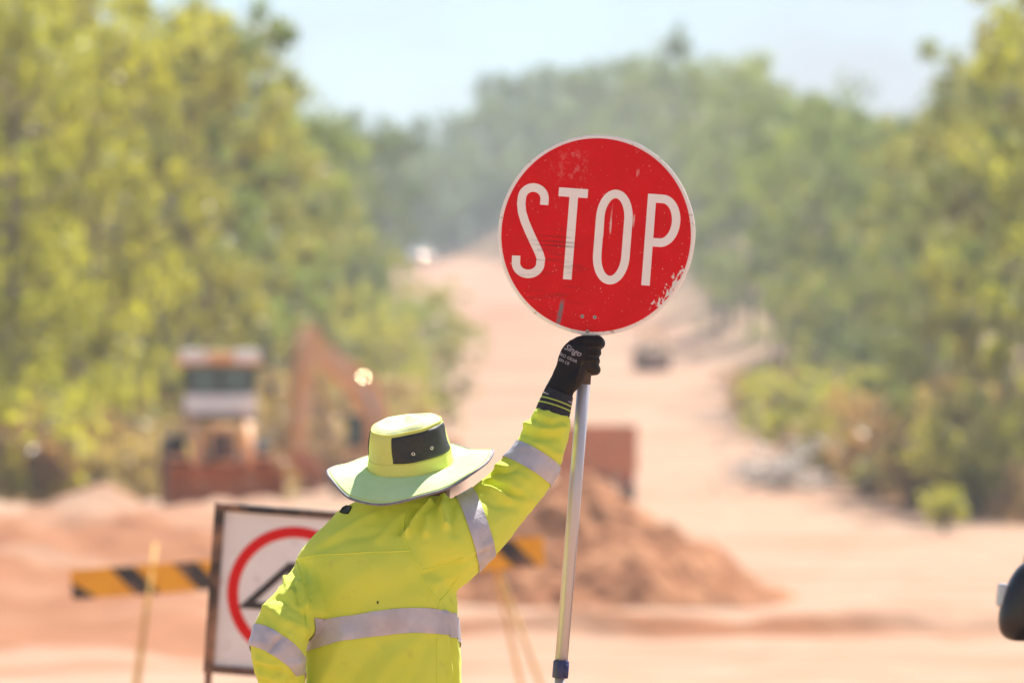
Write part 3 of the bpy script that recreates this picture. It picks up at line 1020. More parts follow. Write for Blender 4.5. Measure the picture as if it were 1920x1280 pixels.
# road roller up the hill --------------------------------------------------------
rx_ = (1222 - 960) * 400 / FPX
rl = empty('road_roller', (rx_, 400.0, gz(rx_, 400.0)), R(-8), 'yellow road roller with dark drum on the rising dirt road', 'roller')
dr = MB().cyl((-.95, -1.3, .68), (.95, -1.3, .68), .68, 28).build('drum', M['boot'], rl)
pbox(rl, 'drum_frame', (0, -1.25, .95), (2.15, 1.0, .22), 'dark', bevel=.05)
pbox(rl, 'body', (0, 1.2, 1.25), (1.5, 1.9, .8), 'roller_yellow', bevel=.12)
pbox(rl, 'operator_platform', (0, 0, .95), (1.4, .9, .35), 'roller_yellow', bevel=.05)
for sx in (-1, 1):
    for yy_ in (-.35, .6):
        MB().cyl((sx * .6, yy_, 1.1), (sx * .6, yy_, 2.45), .04, 8).build('canopy_post', M['dark'], rl)
    wheel(rl, (sx * .75, 1.3, .65), .65, .45)
pbox(rl, 'canopy', (0, .1, 2.5), (1.5, 1.5, .1), 'roller_yellow', bevel=.04)
pbox(rl, 'seat', (0, .2, 1.4), (.5, .5, .5), 'dark', bevel=.08)


# four-wheel-drive body ------------------------------------------------------------
def four_wd(name, loc, rz, body_mat, label, big=True):
    root = empty(name, loc, rz, label, 'car')
    out = [(-2.35, .55), (-2.4, .75), (-2.36, 1.02), (-2.2, 1.14), (-1.05, 1.24), (-.95, 1.27), (-.35, 1.78), (-.1, 1.84), (2.2, 1.84), (2.35, 1.72), (2.42, 1.1), (2.42, .6), (2.3, .5)]
    n = len(out)
    mb = MB()
    rows = []
    for sx in (-1, 1):
        for k, (y, z) in enumerate(out):
            w = .93 if z < 1.3 else .93 - (z - 1.27) * .28
            rows.append((sx * w, y, z))
    mb.add(rows, [tuple(range(n)), tuple(range(2 * n - 1, n - 1, -1))] + [(i, (i + 1) % n, (i + 1) % n + n, i + n) for i in range(n)])
    me_ = mb.mesh('body')
    bm = bmesh.new(); bm.from_mesh(me_)
    bmesh.ops.recalc_face_normals(bm, faces=bm.faces)
    bmesh.ops.bevel(bm, geom=[e for e in bm.edges if e.calc_face_angle(0) > .5], offset=.05, segments=2, affect='EDGES')
    bm.to_mesh(me_); bm.free()
    link_mesh('body', me_, M[body_mat], root)
    rot = Matrix.Rotation(-math.atan2(.6, .51), 4, 'X')
    pbox(root, 'windscreen', (0, -.66, 1.535), (1.45, .02, .62), 'glass', Matrix.Rotation(R(-49.6), 4, 'X'), .005)
    for sx in (-1, 1):
        for (y0, y1) in ((-.25, .62), (.72, 1.45), (1.55, 2.2)):
            MB().box((sx * .86, (y0 + y1) / 2, 1.55), (.04, y1 - y0, .42), Matrix.Rotation(R(-15.5 * sx), 4, 'Y'), (1, 1), .005).build('side_window', M['glass'], root)
        wheel(root, (sx * .80, -1.45, .38), .38, .26)
        wheel(root, (sx * .80, 1.45, .38), .38, .26)
        pbox(root, 'headlight', (sx * .70, -2.38, .92), (.40, .08, .18), 'clear_lens', bevel=.03)
        pbox(root, 'door_handle', (sx * .95, .45, 1.1), (.03, .18, .04), 'dark', bevel=.008)
        mirror(root, sx)
    pbox(root, 'grille', (0, -2.41, .90), (.92, .05, .22), 'chrome', bevel=.02)
    pbox(root, 'bumper', (0, -2.43, .60), (1.84, .18, .26), 'black_plastic', bevel=.06)
    pbox(root, 'number_plate', (0, -2.53, .62), (.36, .02, .12), 'white', bevel=.004)
    return root


def mirror(root, sx):
    bm = bmesh.new()
    bmesh.ops.create_uvsphere(bm, u_segments=28, v_segments=18, radius=1)
    for v in bm.verts:
        x, y, z = v.co
        # wide at the bottom, narrowing to a rounded top; flat on the glass side
        sx_ = math.copysign(abs(x) ** .6, x); sz_ = math.copysign(abs(z) ** .62, z); sy_ = math.copysign(abs(y) ** .8, y)
        w = .095 * (1 - .22 * max(0, sz_)) - 0.0
        v.co = Vector((sx_ * w + .022 * sz_ * -1 * 1, sy_ * (.07 if y < 0 else .03), sz_ * .118))
    me_ = bpy.data.meshes.new('mirror'); bm.to_mesh(me_); bm.free()
    for v in me_.vertices: v.co.x *= -1
    if sx > 0:
        for v in me_.vertices: v.co.x *= -1
    c = Vector((sx * 1.10, -.42, 1.30))
    for v in me_.vertices: v.co += c
    bm = bmesh.new(); bm.from_mesh(me_); bmesh.ops.recalc_face_normals(bm, faces=bm.faces); bm.to_mesh(me_); bm.free()
    mo = link_mesh('wing_mirror', me_, M['black_plastic'], root, smooth=True)
    MB().box((sx * .98, -.42, 1.24), (.12, .07, .05), None, (1, 1), .015).build('mirror_arm', M['black_plastic'], mo)
    MB().box((sx * 1.193, -.425, 1.315), (.028, .05, .068), Matrix.Rotation(R(-6 * sx), 4, 'Y'), (1, 1), .010).build('indicator_lens', M['clear_lens'], mo)
    MB().box((sx * 1.10, -.392, 1.295), (.11, .008, .12), None, (1, 1), .003).build('mirror_glass', M['chrome'], mo)


four_wd('parked_car', (2.600, 18.92, gz(2.6, 18.9)), 0, 'white', 'dark wing mirror and white four-wheel-drive waiting at the right of the worker')
cx_ = (792 - 960) * 692 / FPX
fc = four_wd('far_car', (cx_, 692, gz(cx_, 692)), R(-12), 'white', 'white car coming over the crest of the dirt road')
glint_disc(fc, 'car_sun_glint', (.75, -2.62, .82), .07)  # mirror disc added to give the far car its sun glint

# ------------------------------------------------------------------ barricade
BD = 42.0
s_ = BD / FPX
bar = empty('striped_barricade', ((577 - 960) * s_, BD, gz((577 - 960) * s_, BD)), 0, 'long yellow and black striped barrier board on thin yellow legs', 'barricade')
p0 = Vector(((134 - 960) * s_, BD, CAMZ + (1000 - 1096) * s_)) - bar.location
p1 = Vector(((1020 - 960) * s_, BD, CAMZ + (1000 - 1033) * s_)) - bar.location
ax = (p1 - p0); blen = ax.length; ax.normalize()
up_ = Vector((0, -1, 0)).cross(ax); up_ = -up_ if up_.z < 0 else up_
BM = Matrix(((ax.x, 0, up_.x, p0.x), (ax.y, 1, up_.y, p0.y), (ax.z, 0, up_.z, p0.z), (0, 0, 0, 1)))
hb = 0.098
board = MB().prism([(0, -hb), (blen, -hb), (blen, hb), (0, hb)], .03, BM).build('board', M['yellow'], bar)
per = 0.412
k = 0
xs_ = -0.155
while xs_ < blen:
    # slanting black stripe, clipped to the board's ends
    poly = [(xs_, hb - .004), (xs_ + .155, hb - .004), (xs_ + .155 + .165, -hb + .004), (xs_ + .165, -hb + .004)]
    cl = [(min(max(a_, .004), blen - .004), b) for a_, b in poly]
    if xs_ < 0:
        cl = [(.004, hb - .004 - (0 - xs_ - .0) * 0.0), (max(.004, xs_ + .155), hb - .004), (xs_ + .32, -hb + .004), (.004, -hb + .004)]
        if xs_ + .155 <= .01:
            cl = [(.004, hb * .15), (xs_ + .32, -hb + .004), (.004, -hb + .004)]
    if max(p[0] for p in cl) - min(p[0] for p in cl) > .03:
        MB().prism(cl, .004, BM @ Matrix.Translation((0, -.0045, 0))).build('stripe', M['barrier_black'], board)
    xs_ += per
for (pt, pb1, pb2) in (((291, 1018), (262, 1280), (250, 1280)), ((924, 1040), (1012, 1275), (975, 1275))):
    t = Vector(((pt[0] - 960) * s_, BD, CAMZ + (1000 - pt[1]) * s_)) - bar.location
    for j, pb in enumerate((pb1, pb2)):
        b = Vector(((pb[0] - 960) * s_, BD, CAMZ + (1000 - pb[1]) * s_)) - bar.location
        d = (b - t) / (t.z - b.z)
        foot = t + d * t.z
        foot.z = -0.01
        foot.y = (.35 if j else -.35) + .05
        t2 = t.copy(); t2.y += .055
        MB().tube([t2, foot], .013, 8).build('leg', M['leg_yellow'], bar)

# ------------------------------------------------------------------ speed sign
SD = 22.6
ss = SD / FPX
sg = empty('speed_sign', ((552 - 960) * ss, SD, gz((552 - 960) * ss, SD)), 0, 'white 40 speed limit sign with red ring in a dark metal frame behind the worker', 'sign')
c0 = Vector(((552 - 960) * ss, SD, CAMZ + (1000 - 1112) * ss)) - sg.location
SM = Matrix.Translation(c0) @ Matrix.Rotation(R(-2), 4, 'Z') @ Matrix.Rotation(R(4.3), 4, 'Y') @ Matrix.Rotation(R(4), 4, 'X')
hw = .300
fr = .036


def sbox(name, cx, cz, w, h, d, mk, parent, y=0.0, bevel=.005):
    mb = MB().box((cx, y, cz), (w, d, h), None, (1, 1), bevel)
    mb.v = [tuple(SM @ Vector(p)) for p in mb.v]
    return mb.build(name, M[mk], parent)


pan = sbox('panel', 0, 0, 2 * hw - fr, 2 * hw - fr, .006, 'panel_white', sg)
for sx in (-1, 1):
    sbox('frame_bar', sx * (hw - fr / 2), 0, fr, 2 * hw, .04, 'black_frame', sg)
    sbox('frame_bar', 0, sx * (hw - fr * .4), 2 * hw - 2 * fr - .002, fr * .8, .036, 'black_frame', sg)


def ring_mesh(r0, r1, seg=96, y=-.0045, cx=0, cz=0):
    vs_, fs_ = [], []
    for i in range(seg):
        a_ = 2 * math.pi * i / seg
        for rr, yy_ in ((r0, y), (r1, y), (r1, y + .0035), (r0, y + .0035)):
            vs_.append((cx + rr * math.cos(a_), yy_, cz + rr * math.sin(a_)))
    for i in range(seg):
        j = (i + 1) % seg
        for k in range(4):
            fs_.append((i * 4 + k, i * 4 + (k + 1) % 4, j * 4 + (k + 1) % 4, j * 4 + k))
    return vs_, fs_


v_, f_ = ring_mesh(.197, .236)
mb = MB().add([SM @ Vector(p) for p in v_], f_)
mb.build('red_ring', M['red_ring'], pan)


def stroke(path, w, y0, y1, closed=False, Mx=None):
    """flat lettering stroke with mitred joins along a path of (x, z)"""
    Mx = Mx or Matrix.Identity(4)
    n = len(path); L_, R_ = [], []
    for i in range(n):
        p = Vector(path[i])
        a_ = Vector(path[i - 1]) if (i > 0 or closed) else None
        b = Vector(path[(i + 1) % n]) if (i < n - 1 or closed) else None
        d1 = (p - a_).normalized() if a_ is not None else None
        d2 = (b - p).normalized() if b is not None else None
        if d1 is None: d1 = d2
        if d2 is None: d2 = d1
        n1, n2 = Vector((-d1.y, d1.x)), Vector((-d2.y, d2.x))
        m = (n1 + n2).normalized()
        l = w / 2 / max(.4, m.dot(n1))
        L_.append(p + m * l); R_.append(p - m * l)
    vs_, fs_ = [], []
    for i in range(n):
        for q, yy_ in ((L_[i], y0), (R_[i], y0), (R_[i], y1), (L_[i], y1)):
            vs_.append(Mx @ Vector((q.x, yy_, q.y)))
    for i in range(n if closed else n - 1):
        j = (i + 1) % n
        for k in range(4):
            fs_.append((i * 4 + k, i * 4 + (k + 1) % 4, j * 4 + (k + 1) % 4, j * 4 + k))
    if not closed:
        fs_ += [(3, 2, 1, 0), tuple(4 * (n - 1) + k for k in range(4))]
    return MB().add(vs_, fs_)


stroke([(-.012, -.115), (-.012, .095), (-.022, .095), (-.165, -.052), (.016, -.052)], .026, -.0055, -.003, Mx=SM).build('digit', M['sign_black'], pan)
ov = [(.088 + .052 * math.cos(t_), -.012 + .095 * math.sin(t_)) for t_ in np.linspace(0, 2 * math.pi, 48, endpoint=False)]
stroke(ov, .032, -.0055, -.003, True, SM).build('digit', M['sign_black'], pan)
for sx in (-1, 1):
    top = SM @ Vector((sx * (hw - fr / 2), .026, hw - .02))
    bot = SM @ Vector((sx * (hw - fr / 2), .026, -hw))
    d = (bot - top).normalized()
    foot = bot + d * (bot.z / -d.z)
    MB().tube([top, foot + Vector((0, -.05, -.005))], .013, 8).build('leg', M['black_frame'], sg)
    MB().tube([bot + Vector((0, .02, .1)), Vector((foot.x, foot.y + .55, -.005))], .012, 8).build('stay', M['black_frame'], sg)


# ------------------------------------------------------------------ node helper for worn paint
class G:
    def __init__(self, nt):
        self.N, self.L = nt.nodes, nt.links

    def val(self, sock, v):
        if isinstance(v, (int, float)): sock.default_value = v
        elif isinstance(v, tuple): sock.default_value = v
        else: self.L.new(v, sock)

    def m(self, op, a_, b=0.0, c=0.0, clamp=False):
        n = self.N.new('ShaderNodeMath'); n.operation = op; n.use_clamp = clamp
        self.val(n.inputs[0], a_); self.val(n.inputs[1], b); self.val(n.inputs[2], c)
        return n.outputs[0]

    def rng(self, v, a_, b, c=0.0, d=1.0):
        n = self.N.new('ShaderNodeMapRange')
        n.interpolation_type = 'SMOOTHSTEP'
        self.val(n.inputs['Value'], v); n.inputs['From Min'].default_value = a_; n.inputs['From Max'].default_value = b
        n.inputs['To Min'].default_value = c; n.inputs['To Max'].default_value = d
        return n.outputs['Result']

    def noise(self, vec, scale, detail=4, rough=.55, sc=(1, 1, 1), rot=(0, 0, 0), loc=(0, 0, 0)):
        mp = self.N.new('ShaderNodeMapping')
        mp.inputs['Scale'].default_value = sc; mp.inputs['Rotation'].default_value = rot; mp.inputs['Location'].default_value = loc
        self.L.new(vec, mp.inputs['Vector'])
        n = self.N.new('ShaderNodeTexNoise'); n.inputs['Scale'].default_value = scale
        n.inputs['Detail'].default_value = detail; n.inputs['Roughness'].default_value = rough
        self.L.new(mp.outputs['Vector'], n.inputs['Vector'])
        return n.outputs['Fac']

    def mix(self, f, a_, b, blend='MIX'):
        n = self.N.new('ShaderNodeMix'); n.data_type = 'RGBA'; n.blend_type = blend
        self.val(n.inputs['Factor'], f); self.val(n.inputs['A'], a_); self.val(n.inputs['B'], b)
        return n.outputs['Result']

    def blob(self, x, z, cx, cz, r):
        dx = self.m('SUBTRACT', x, cx); dz = self.m('SUBTRACT', z, cz)
        d = self.m('SQRT', self.m('ADD', self.m('MULTIPLY', dx, dx), self.m('MULTIPLY', dz, dz)))
        return self.rng(d, 0, r, 1, 0)


DISC_R = 0.236


def worn_paint(name, base, base2, chips):
    m, nt, b = new_mat(name)
    g = G(nt)
    tc = nt.nodes.new('ShaderNodeTexCoord')
    sx = nt.nodes.new('ShaderNodeSeparateXYZ')
    nt.links.new(tc.outputs['Object'], sx.inputs[0])
    x = g.m('DIVIDE', sx.outputs[0], DISC_R); z = g.m('DIVIDE', sx.outputs[2], DISC_R)
    P = tc.outputs['Object']
    c = g.mix(g.rng(g.noise(P, 14, 5), .35, .65), (*base, 1), (*base2, 1))
    # handled smudge, faded patch near the top
    sm = g.m('MULTIPLY', g.blob(x, z, -.30, .66, .30), g.rng(g.noise(P, 70, 3, .6, (1, 1, .8)), .50, .66))
    c = g.mix(g.m('MULTIPLY', sm, .38), c, (.75, .30, .28, 1))
    # dark scuffs, lower left, running nearly level
    rg = g.blob(x, z, -.42, -.42, .62)
    sc = g.m('MULTIPLY', rg, g.rng(g.noise(P, 26, 6, .7, (.35, 1, 3.2), (0, R(9), 0)), .50, .72))
    c = g.mix(g.m('MULTIPLY', sc, .62), c, (.10, .035, .03, 1))
    ln = g.m('MULTIPLY', g.blob(x, z, -.40, -.24, .36), g.rng(g.noise(P, 9, 2, .5, (.15, 1, 7), (0, R(9), 0), (3, 0, .2)), .60, .64))
    c = g.mix(g.m('MULTIPLY', ln, .7), c, (.06, .025, .025, 1))
    if chips:
        # paint chipped to the white sheet along the lower right rim and a few spots
        r_ = g.m('SQRT', g.m('ADD', g.m('MULTIPLY', x, x), g.m('MULTIPLY', z, z)))
        rim = g.rng(r_, .80, 1.0)
        w = g.m('ADD', g.m('MULTIPLY', g.blob(x, z, .84, -.55, .55), .155), g.m('MULTIPLY', g.blob(x, z, -.34, -.68, .22), .12))
        w = g.m('ADD', w, g.m('MULTIPLY', g.m('MULTIPLY', rim, g.blob(x, z, .85, -.42, .75)), .16))
        ch = g.rng(g.m('ADD', g.noise(P, 85, 6, .68, (1.25, 1, .75)), w), .735, .755)
        c = g.mix(ch, c, (.80, .72, .68, 1))
        # long thin upright scratches
        st = g.rng(g.noise(P, 95, 2, .5, (1, 1, .045), (0, R(-6), 0)), .665, .70)
        st = g.m('MULTIPLY', st, g.rng(g.noise(P, 9, 3, .6, (1, 1, 1), (0, 0, 0), (4, 2, 9)), .52, .60))
        c = g.mix(g.m('MULTIPLY', st, .8), c, (.78, .62, .58, 1))
        sp = g.rng(g.noise(P, 190, 2), .715, .745)
        c = g.mix(g.m('MULTIPLY', sp, .6), c, (.78, .62, .58, 1))
        # the one bare grey gouge down to the socket
        gx = g.m('ADD', x, g.m('MULTIPLY', g.m('ADD', z, .85), -.12))
        go = g.m('MULTIPLY', g.rng(g.m('ABSOLUTE', g.m('ADD', gx, .305)), .014, .030, 1, 0), g.rng(z, -.72, -.64, 1, 0))
        c = g.mix(g.m('MULTIPLY', go, g.rng(g.noise(P, 90), .35, .5)), c, (.22, .18, .19, 1))
    else:
        sp = g.rng(g.noise(P, 120, 3), .68, .76)
        c = g.mix(g.m('MULTIPLY', sp, .35), c, (.45, .36, .32, 1))
    nt.links.new(c, b.inputs['Base Color'])
    b.inputs['Roughness'].default_value = .5
    b.inputs['Specular IOR Level'].default_value = .15
    bp = nt.nodes.new('ShaderNodeBump'); bp.inputs['Strength'].default_value = .08; bp.inputs['Distance'].default_value = .002
    nt.links.new(g.noise(P, 120, 3), bp.inputs['Height']); nt.links.new(bp.outputs['Normal'], b.inputs['Normal'])
    return m


M['red_disc'] = worn_paint('worn_sign_red', (.74, .010, .014), (.68, .008, .012), True)
M['letter'] = worn_paint('worn_sign_white', (.92, .86, .83), (.89, .82, .79), False)
M['rim'] = mat('scuffed_white_rim', (.90, .84, .79), (.30, .22, .17), .6, scale=60, lo=.58, hi=.74, detail=6)

# ------------------------------------------------------------------ stop bat
PY = 15.11


def pole_px(py): return 1101 - (py - 640) * 52 / 640


ground_py = 1000 + CAMZ * FPX / PY
bat = empty('stop_sign_bat', tuple(wpt(pole_px(ground_py), ground_py, PY)), 0, 'round red STOP sign on an aluminium pole held up by the worker', 'stop sign')
org = Vector(bat.location)


def onpole(py): return wpt(pole_px(py), py, PY) - org


pole = MB().tube([onpole(1262), onpole(585)], .0152, 24).build('pole', M['pole'], bat)
MB().tube([onpole(ground_py), onpole(1255)], .0125, 20).build('lower_tube', M['pole'], bat)
clip = MB().tube([onpole(1270), onpole(1268), onpole(1240), onpole(1237)], [.0175, .0188, .0188, .0172], 24).build('clip_collar', M['navy'], bat)
MB().tube([onpole(1268) + Vector((.012, -.012, 0)), onpole(1244) + Vector((.012, -.012, 0))], .007, 8).build('clip_lever', M['navy'], clip)
MB().tube([onpole(720), onpole(650)], .0160, 24).build('sleeve', M['tan_sleeve'], bat)
MB().tube([onpole(ground_py), onpole(ground_py - 25)], .016, 14).build('rubber_foot', M['dark'], bat)
dc = wpt(1117.5, 440.5, PY - .024) - org
DM = Matrix.Translation(dc) @ Matrix.Rotation(R(-12.5), 4, 'Z') @ Matrix.Rotation(R(4.65), 4, 'Y')
mb = MB()
segs = 128
vs_, fs_ = [], []
for i in range(segs):
    a_ = 2 * math.pi * i / segs
    wob = 1 + .0025 * math.sin(5 * a_ + 1) + .0018 * math.sin(11 * a_)
    for rr, yy in ((DISC_R * .985, -.001), (DISC_R * wob, .0008), (DISC_R * wob, .004), (DISC_R * .985, .0055)):
        vs_.append((rr * math.cos(a_), yy, rr * math.sin(a_)))
for i in range(segs):
    j = (i + 1) % segs
    for k in range(3):
        fs_.append((i * 4 + k, i * 4 + k + 1, j * 4 + k + 1, j * 4 + k))
fs_ += [tuple(i * 4 for i in range(segs)), tuple(i * 4 + 3 for i in reversed(range(segs)))]
disc = mb.add(vs_, fs_).build('sign_plate', M['rim'], bat)
disc.matrix_local = DM
vs_, fs_ = [], []
for i in range(segs):
    a_ = 2 * math.pi * i / segs
    rr = DISC_R * .962
    vs_.append((rr * math.cos(a_), -.0022, rr * math.sin(a_)))
vs_ += [(x, -.0008, z) for x, y, z in vs_]
fs_ = [tuple(range(segs)), tuple(reversed(range(segs, 2 * segs)))] + [(i, (i + 1) % segs, (i + 1) % segs + segs, i + segs) for i in range(segs)]
MB().add(vs_, fs_).build('red_face', M['red_disc'], disc)
vs_ = [(x, .0075 if y < -.001 else .0055, z) for x, y, z in vs_]
MB().add(vs_, fs_).build('back_face', M['yellow'], disc)
K = DISC_R / 542.5


def lt(path): return [(x * K, -y * K) for x, y in path]


def arc(cx, cy, rx, ry, a0, a1, n=14):
    return [(cx + rx * math.cos(R(t)), cy + ry * math.sin(R(t))) for t in np.linspace(a0, a1, n)]


W = 46
y0, y1 = -.0032, -.0018
# S: terminal right of the top bowl, over the top, down the diagonal, round the bottom bowl
S_path = [(-297, -150)] + arc(-360, -175, 63, 57, 0, -180, 22) + [(-423, -140)]
S_path = [(-297, -142), (-297, -170)] + arc(-360, -172, 63, 60, -8, -176, 20) + [(-424, -140), (-416, -95), (-396, -45), (-368, 8), (-336, 64), (-304, 118), (-291, 150)] + arc(-360, 176, 68, 60, -6, 172, 20) + [(-429, 142)]
stroke(lt(S_path), W * K, y0, y1).build('letter', M['letter'], disc)
mb = stroke(lt([(-222, -219), (-61, -219)]), 48 * K, y0, y1)
t2 = stroke(lt([(-137, -195), (-137, 250)]), 47 * K, y0, y1)
mb.add(t2.v, t2.f).build('letter', M['letter'], disc, fix=False)
O_path = arc(95, -95, 78, 134, 180, 360, 22) + arc(95, 103, 78, 134, 0, 180, 22)
stroke(lt(O_path), W * K, y0, y1, True).build('letter', M['letter'], disc)
mb = stroke(lt([(293, -243), (295, 251)]), 46 * K, y0, y1)
P_path = [(316, -220), (352, -220)] + arc(354, -102, 81, 118, -86, 86, 22) + [(352, 16), (316, 16)]
t2 = stroke(lt(P_path), W * K, y0, y1)
mb.add(t2.v, t2.f).build('letter', M['letter'], disc, fix=False)
for (zx, zy) in ((560, 1078), (627, 1083), (587, 1160)):
    ix, iy = (zx - 632) / .975, zy - 640
    qx = ix * math.cos(R(4.65)) + iy * math.sin(R(4.65)); qy = -ix * math.sin(R(4.65)) + iy * math.cos(R(4.65))
    c = Vector((qx * K, -.004, -qy * K))
    v_, f_ = ring_mesh(.0018, .0044, 20, -.0040, c.x, c.z)
    rv = MB().add(v_, f_).build('rivet', M['steel'], disc)
    MB().cyl(c + Vector((0, .0005, 0)), c + Vector((0, .003, 0)), .0019, 12).build('rivet_core', M['sign_black'], rv)

# ------------------------------------------------------------------ worker
FY = 15.0
BY = R(20)
rv_ = Vector((math.cos(BY), -math.sin(BY), 0)); fv_ = Vector((math.sin(BY), math.cos(BY), 0))


def P3(px, py, dy=0.0): return wpt(px, py, FY + dy)


def crom(pts, n):
    """smooth resampling of a list of tuples"""
    A = np.array(pts, float); m = len(A)
    out = []
    for t in np.linspace(0, m - 1, n):
        i = min(int(t), m - 2); u = t - i
        p0, p1, p2, p3 = A[max(i - 1, 0)], A[i], A[i + 1], A[min(i + 2, m - 1)]
        out.append(.5 * ((2 * p1) + (-p0 + p2) * u + (2 * p0 - 5 * p1 + 4 * p2 - p3) * u * u + (-p0 + 3 * p1 - 3 * p2 + p3) * u ** 3))
    return np.array(out)


def limb(mb, pts, seg=22, n=None, grow=0.0, k=1.0, open_end=False):
    """pts: (x, y, z, r)"""
    A = crom(pts, n or len(pts) * 5)
    mb.tube([Vector(a_[:3]) for a_ in A], [max(.004, a_[3] * k + grow) for a_ in A], seg)
    # rounded ends
    for a_ in ((A[0],) if open_end else (A[0], A[-1])):
        mb.sphere(a_[:3], max(.004, a_[3] * k + grow) * .98, 16, 10)


def loft(mb, secs, seg=36, n=40, grow=0.0, ex=2.4):
    """secs: (px, py, a, b, dy): rounded-rectangle rings across the body"""
    A = crom(secs, n)
    vs_, fs_ = [], []
    for (px, py, a_, b, dy) in A:
        c = P3(px, py, dy)
        for k in range(seg):
            an = 2 * math.pi * k / seg
            cu, su = math.cos(an), math.sin(an)
            u = math.copysign(abs(cu) ** (2 / ex), cu) * (a_ + grow); w = math.copysign(abs(su) ** (2 / ex), su) * (b + grow)
            vs_.append(c + rv_ * u + fv_ * w)
    for i in range(len(A) - 1):
        for k in range(seg):
            x, y = i * seg + k, i * seg + (k + 1) % seg
            fs_.append((x, y, y + seg, x + seg))
    fs_ += [tuple(reversed(range(seg))), tuple((len(A) - 1) * seg + k for k in range(seg))]
    mb.add(vs_, fs_, True)


def remesh(mb, voxel, smooth_it, lam=.5):
    me = mb.mesh('tmp')
    bm = bmesh.new(); bm.from_mesh(me); bmesh.ops.recalc_face_normals(bm, faces=bm.faces); bm.to_mesh(me); bm.free()
    o = bpy.data.objects.new('tmp', me); col.objects.link(o)
    md = o.modifiers.new('r', 'REMESH'); md.mode = 'VOXEL'; md.voxel_size = voxel
    dg = bpy.context.evaluated_depsgraph_get(); dg.update()
    out = bpy.data.meshes.new_from_object(o.evaluated_get(dg))
    bpy.data.objects.remove(o); bpy.data.meshes.remove(me)
    relax(out, smooth_it, lam)
    return out


def get_co(me):
    a_ = np.empty(len(me.vertices) * 3); me.vertices.foreach_get('co', a_); return a_.reshape(-1, 3)


def get_no(me):
    a_ = np.empty(len(me.vertices) * 3); me.vertices.foreach_get('normal', a_); return a_.reshape(-1, 3)


def set_co(me, c):
    me.vertices.foreach_set('co', c.reshape(-1)); me.update()


def relax(me, it, lam=.5):
    co = get_co(me)
    e = np.empty(len(me.edges) * 2, int); me.edges.foreach_get('vertices', e); e = e.reshape(-1, 2)
    deg = np.bincount(e.reshape(-1), minlength=len(co))[:, None].astype(float); deg[deg == 0] = 1
    for i in range(it):
        s = np.zeros_like(co)
        for ax_ in range(3):
            s[:, ax_] = np.bincount(e[:, 0], co[e[:, 1], ax_], len(co)) + np.bincount(e[:, 1], co[e[:, 0], ax_], len(co))
        co = co + lam * (s / deg - co)
    set_co(me, co)


def bvh_of(me):
    return BVHTree.FromPolygons([v.co.copy() for v in me.vertices], [tuple(p.vertices) for p in me.polygons])


CAM_M = Matrix.Rotation(math.pi / 2 + PITCH, 3, 'X')


def cast(bvh, px, py):
    d = (CAM_M @ Vector(((px - 960) / FPX, (640 - py) / FPX, -1))).normalized()
    o = Vector((0, 0, CAMZ))
    loc, nor, _, _ = bvh.ray_cast(o, d)
    return loc, nor


feet = P3(722, 1000 + CAMZ * FPX / FY)
worker = empty('person', (feet.x, feet.y, 0), 0, 'road worker with lime hi-vis shirt and wide hat, back turned, holding up a sign', 'person')


def wpart(name, me, mk, parent=None, smooth=True):
    """mesh given in world coordinates, moved into the worker's frame"""
    me.transform(Matrix.Translation(-Vector(worker.location)))
    o = link_mesh(name, me, M[mk] if isinstance(mk, str) else mk, parent or worker, smooth)
    return o


R_ARM = [P3(800, 1035, -.045)[:] + (.085,), P3(848, 1010, -.04)[:] + (.089,), P3(892, 984, -.005)[:] + (.081,), P3(945, 936, .04)[:] + (.066,), P3(1000, 868, .065)[:] + (.0615,),
         P3(1024, 815, .07)[:] + (.051,), P3(1036, 775, .075)[:] + (.043,)]
L_ARM = [P3(604, 1085, .05)[:] + (.064,), P3(588, 1108, .01)[:] + (.068,), P3(562, 1138, -.05)[:] + (.067,), P3(533, 1170, -.10)[:] + (.064,), P3(522, 1210, -.12)[:] + (.064,),
         P3(524, 1250, -.10)[:] + (.059,), P3(536, 1310, -.04)[:] + (.050,), P3(555, 1370, .02)[:] + (.043,)]
TORSO = [(726, 1530, .196, .140, 0), (724, 1440, .192, .138, 0), (720, 1340, .186, .134, 0), (719, 1250, .182, .130, 0), (714, 1170, .183, .130, 0), (706, 1100, .186, .132, 0),
         (702, 1050, .180, .126, .0), (710, 1010, .160, .108, .005), (726, 980, .140, .092, .012), (740, 958, .134, .082, .02), (752, 942, .112, .074, .03), (762, 928, .07, .06, .04)]
HEAD_C = P3(782, 882, .045)
HY = R(38)                            # head turned to the right, away from the camera
hf = Vector((math.sin(HY), math.cos(HY), 0)); hr = Vector((math.cos(HY), -math.sin(HY), 0))

# --- body: one continuous surface -----------------------------------------------
mb = MB()
loft(mb, TORSO, grow=-.022)
limb(mb, R_ARM, k=.72); limb(mb, L_ARM, k=.72)
limb(mb, [P3(1030, 795, 0.075)[:] + (.03,), P3(1045, 750, 0.078)[:] + (.027,), P3(1056, 720, 0.075)[:] + (.027,)])
limb(mb, [P3(548, 1350, .0)[:] + (.03,), P3(566, 1400, .05)[:] + (.026,), P3(580, 1440, .08)[:] + (.026,)])
limb(mb, [P3(752, 985, .02)[:] + (.062,), P3(768, 930, .05)[:] + (.058,), (HEAD_C - hf * .01)[:] + (.06,)])
hc = HEAD_C
mb.sphere(hc + Vector((0, 0, .03)), .084, 20, 14, (.92, 1.12, 1.2))
limb(mb, [(hc + hf * .03 + Vector((0, 0, -.02)))[:] + (.066,), (hc + hf * .058 + Vector((0, 0, -.085)))[:] + (.042,)])
limb(mb, [(hc + hf * .098 + Vector((0, 0, .03)))[:] + (.008,), (hc + hf * .118 + Vector((0, 0, -.012)))[:] + (.014,)])
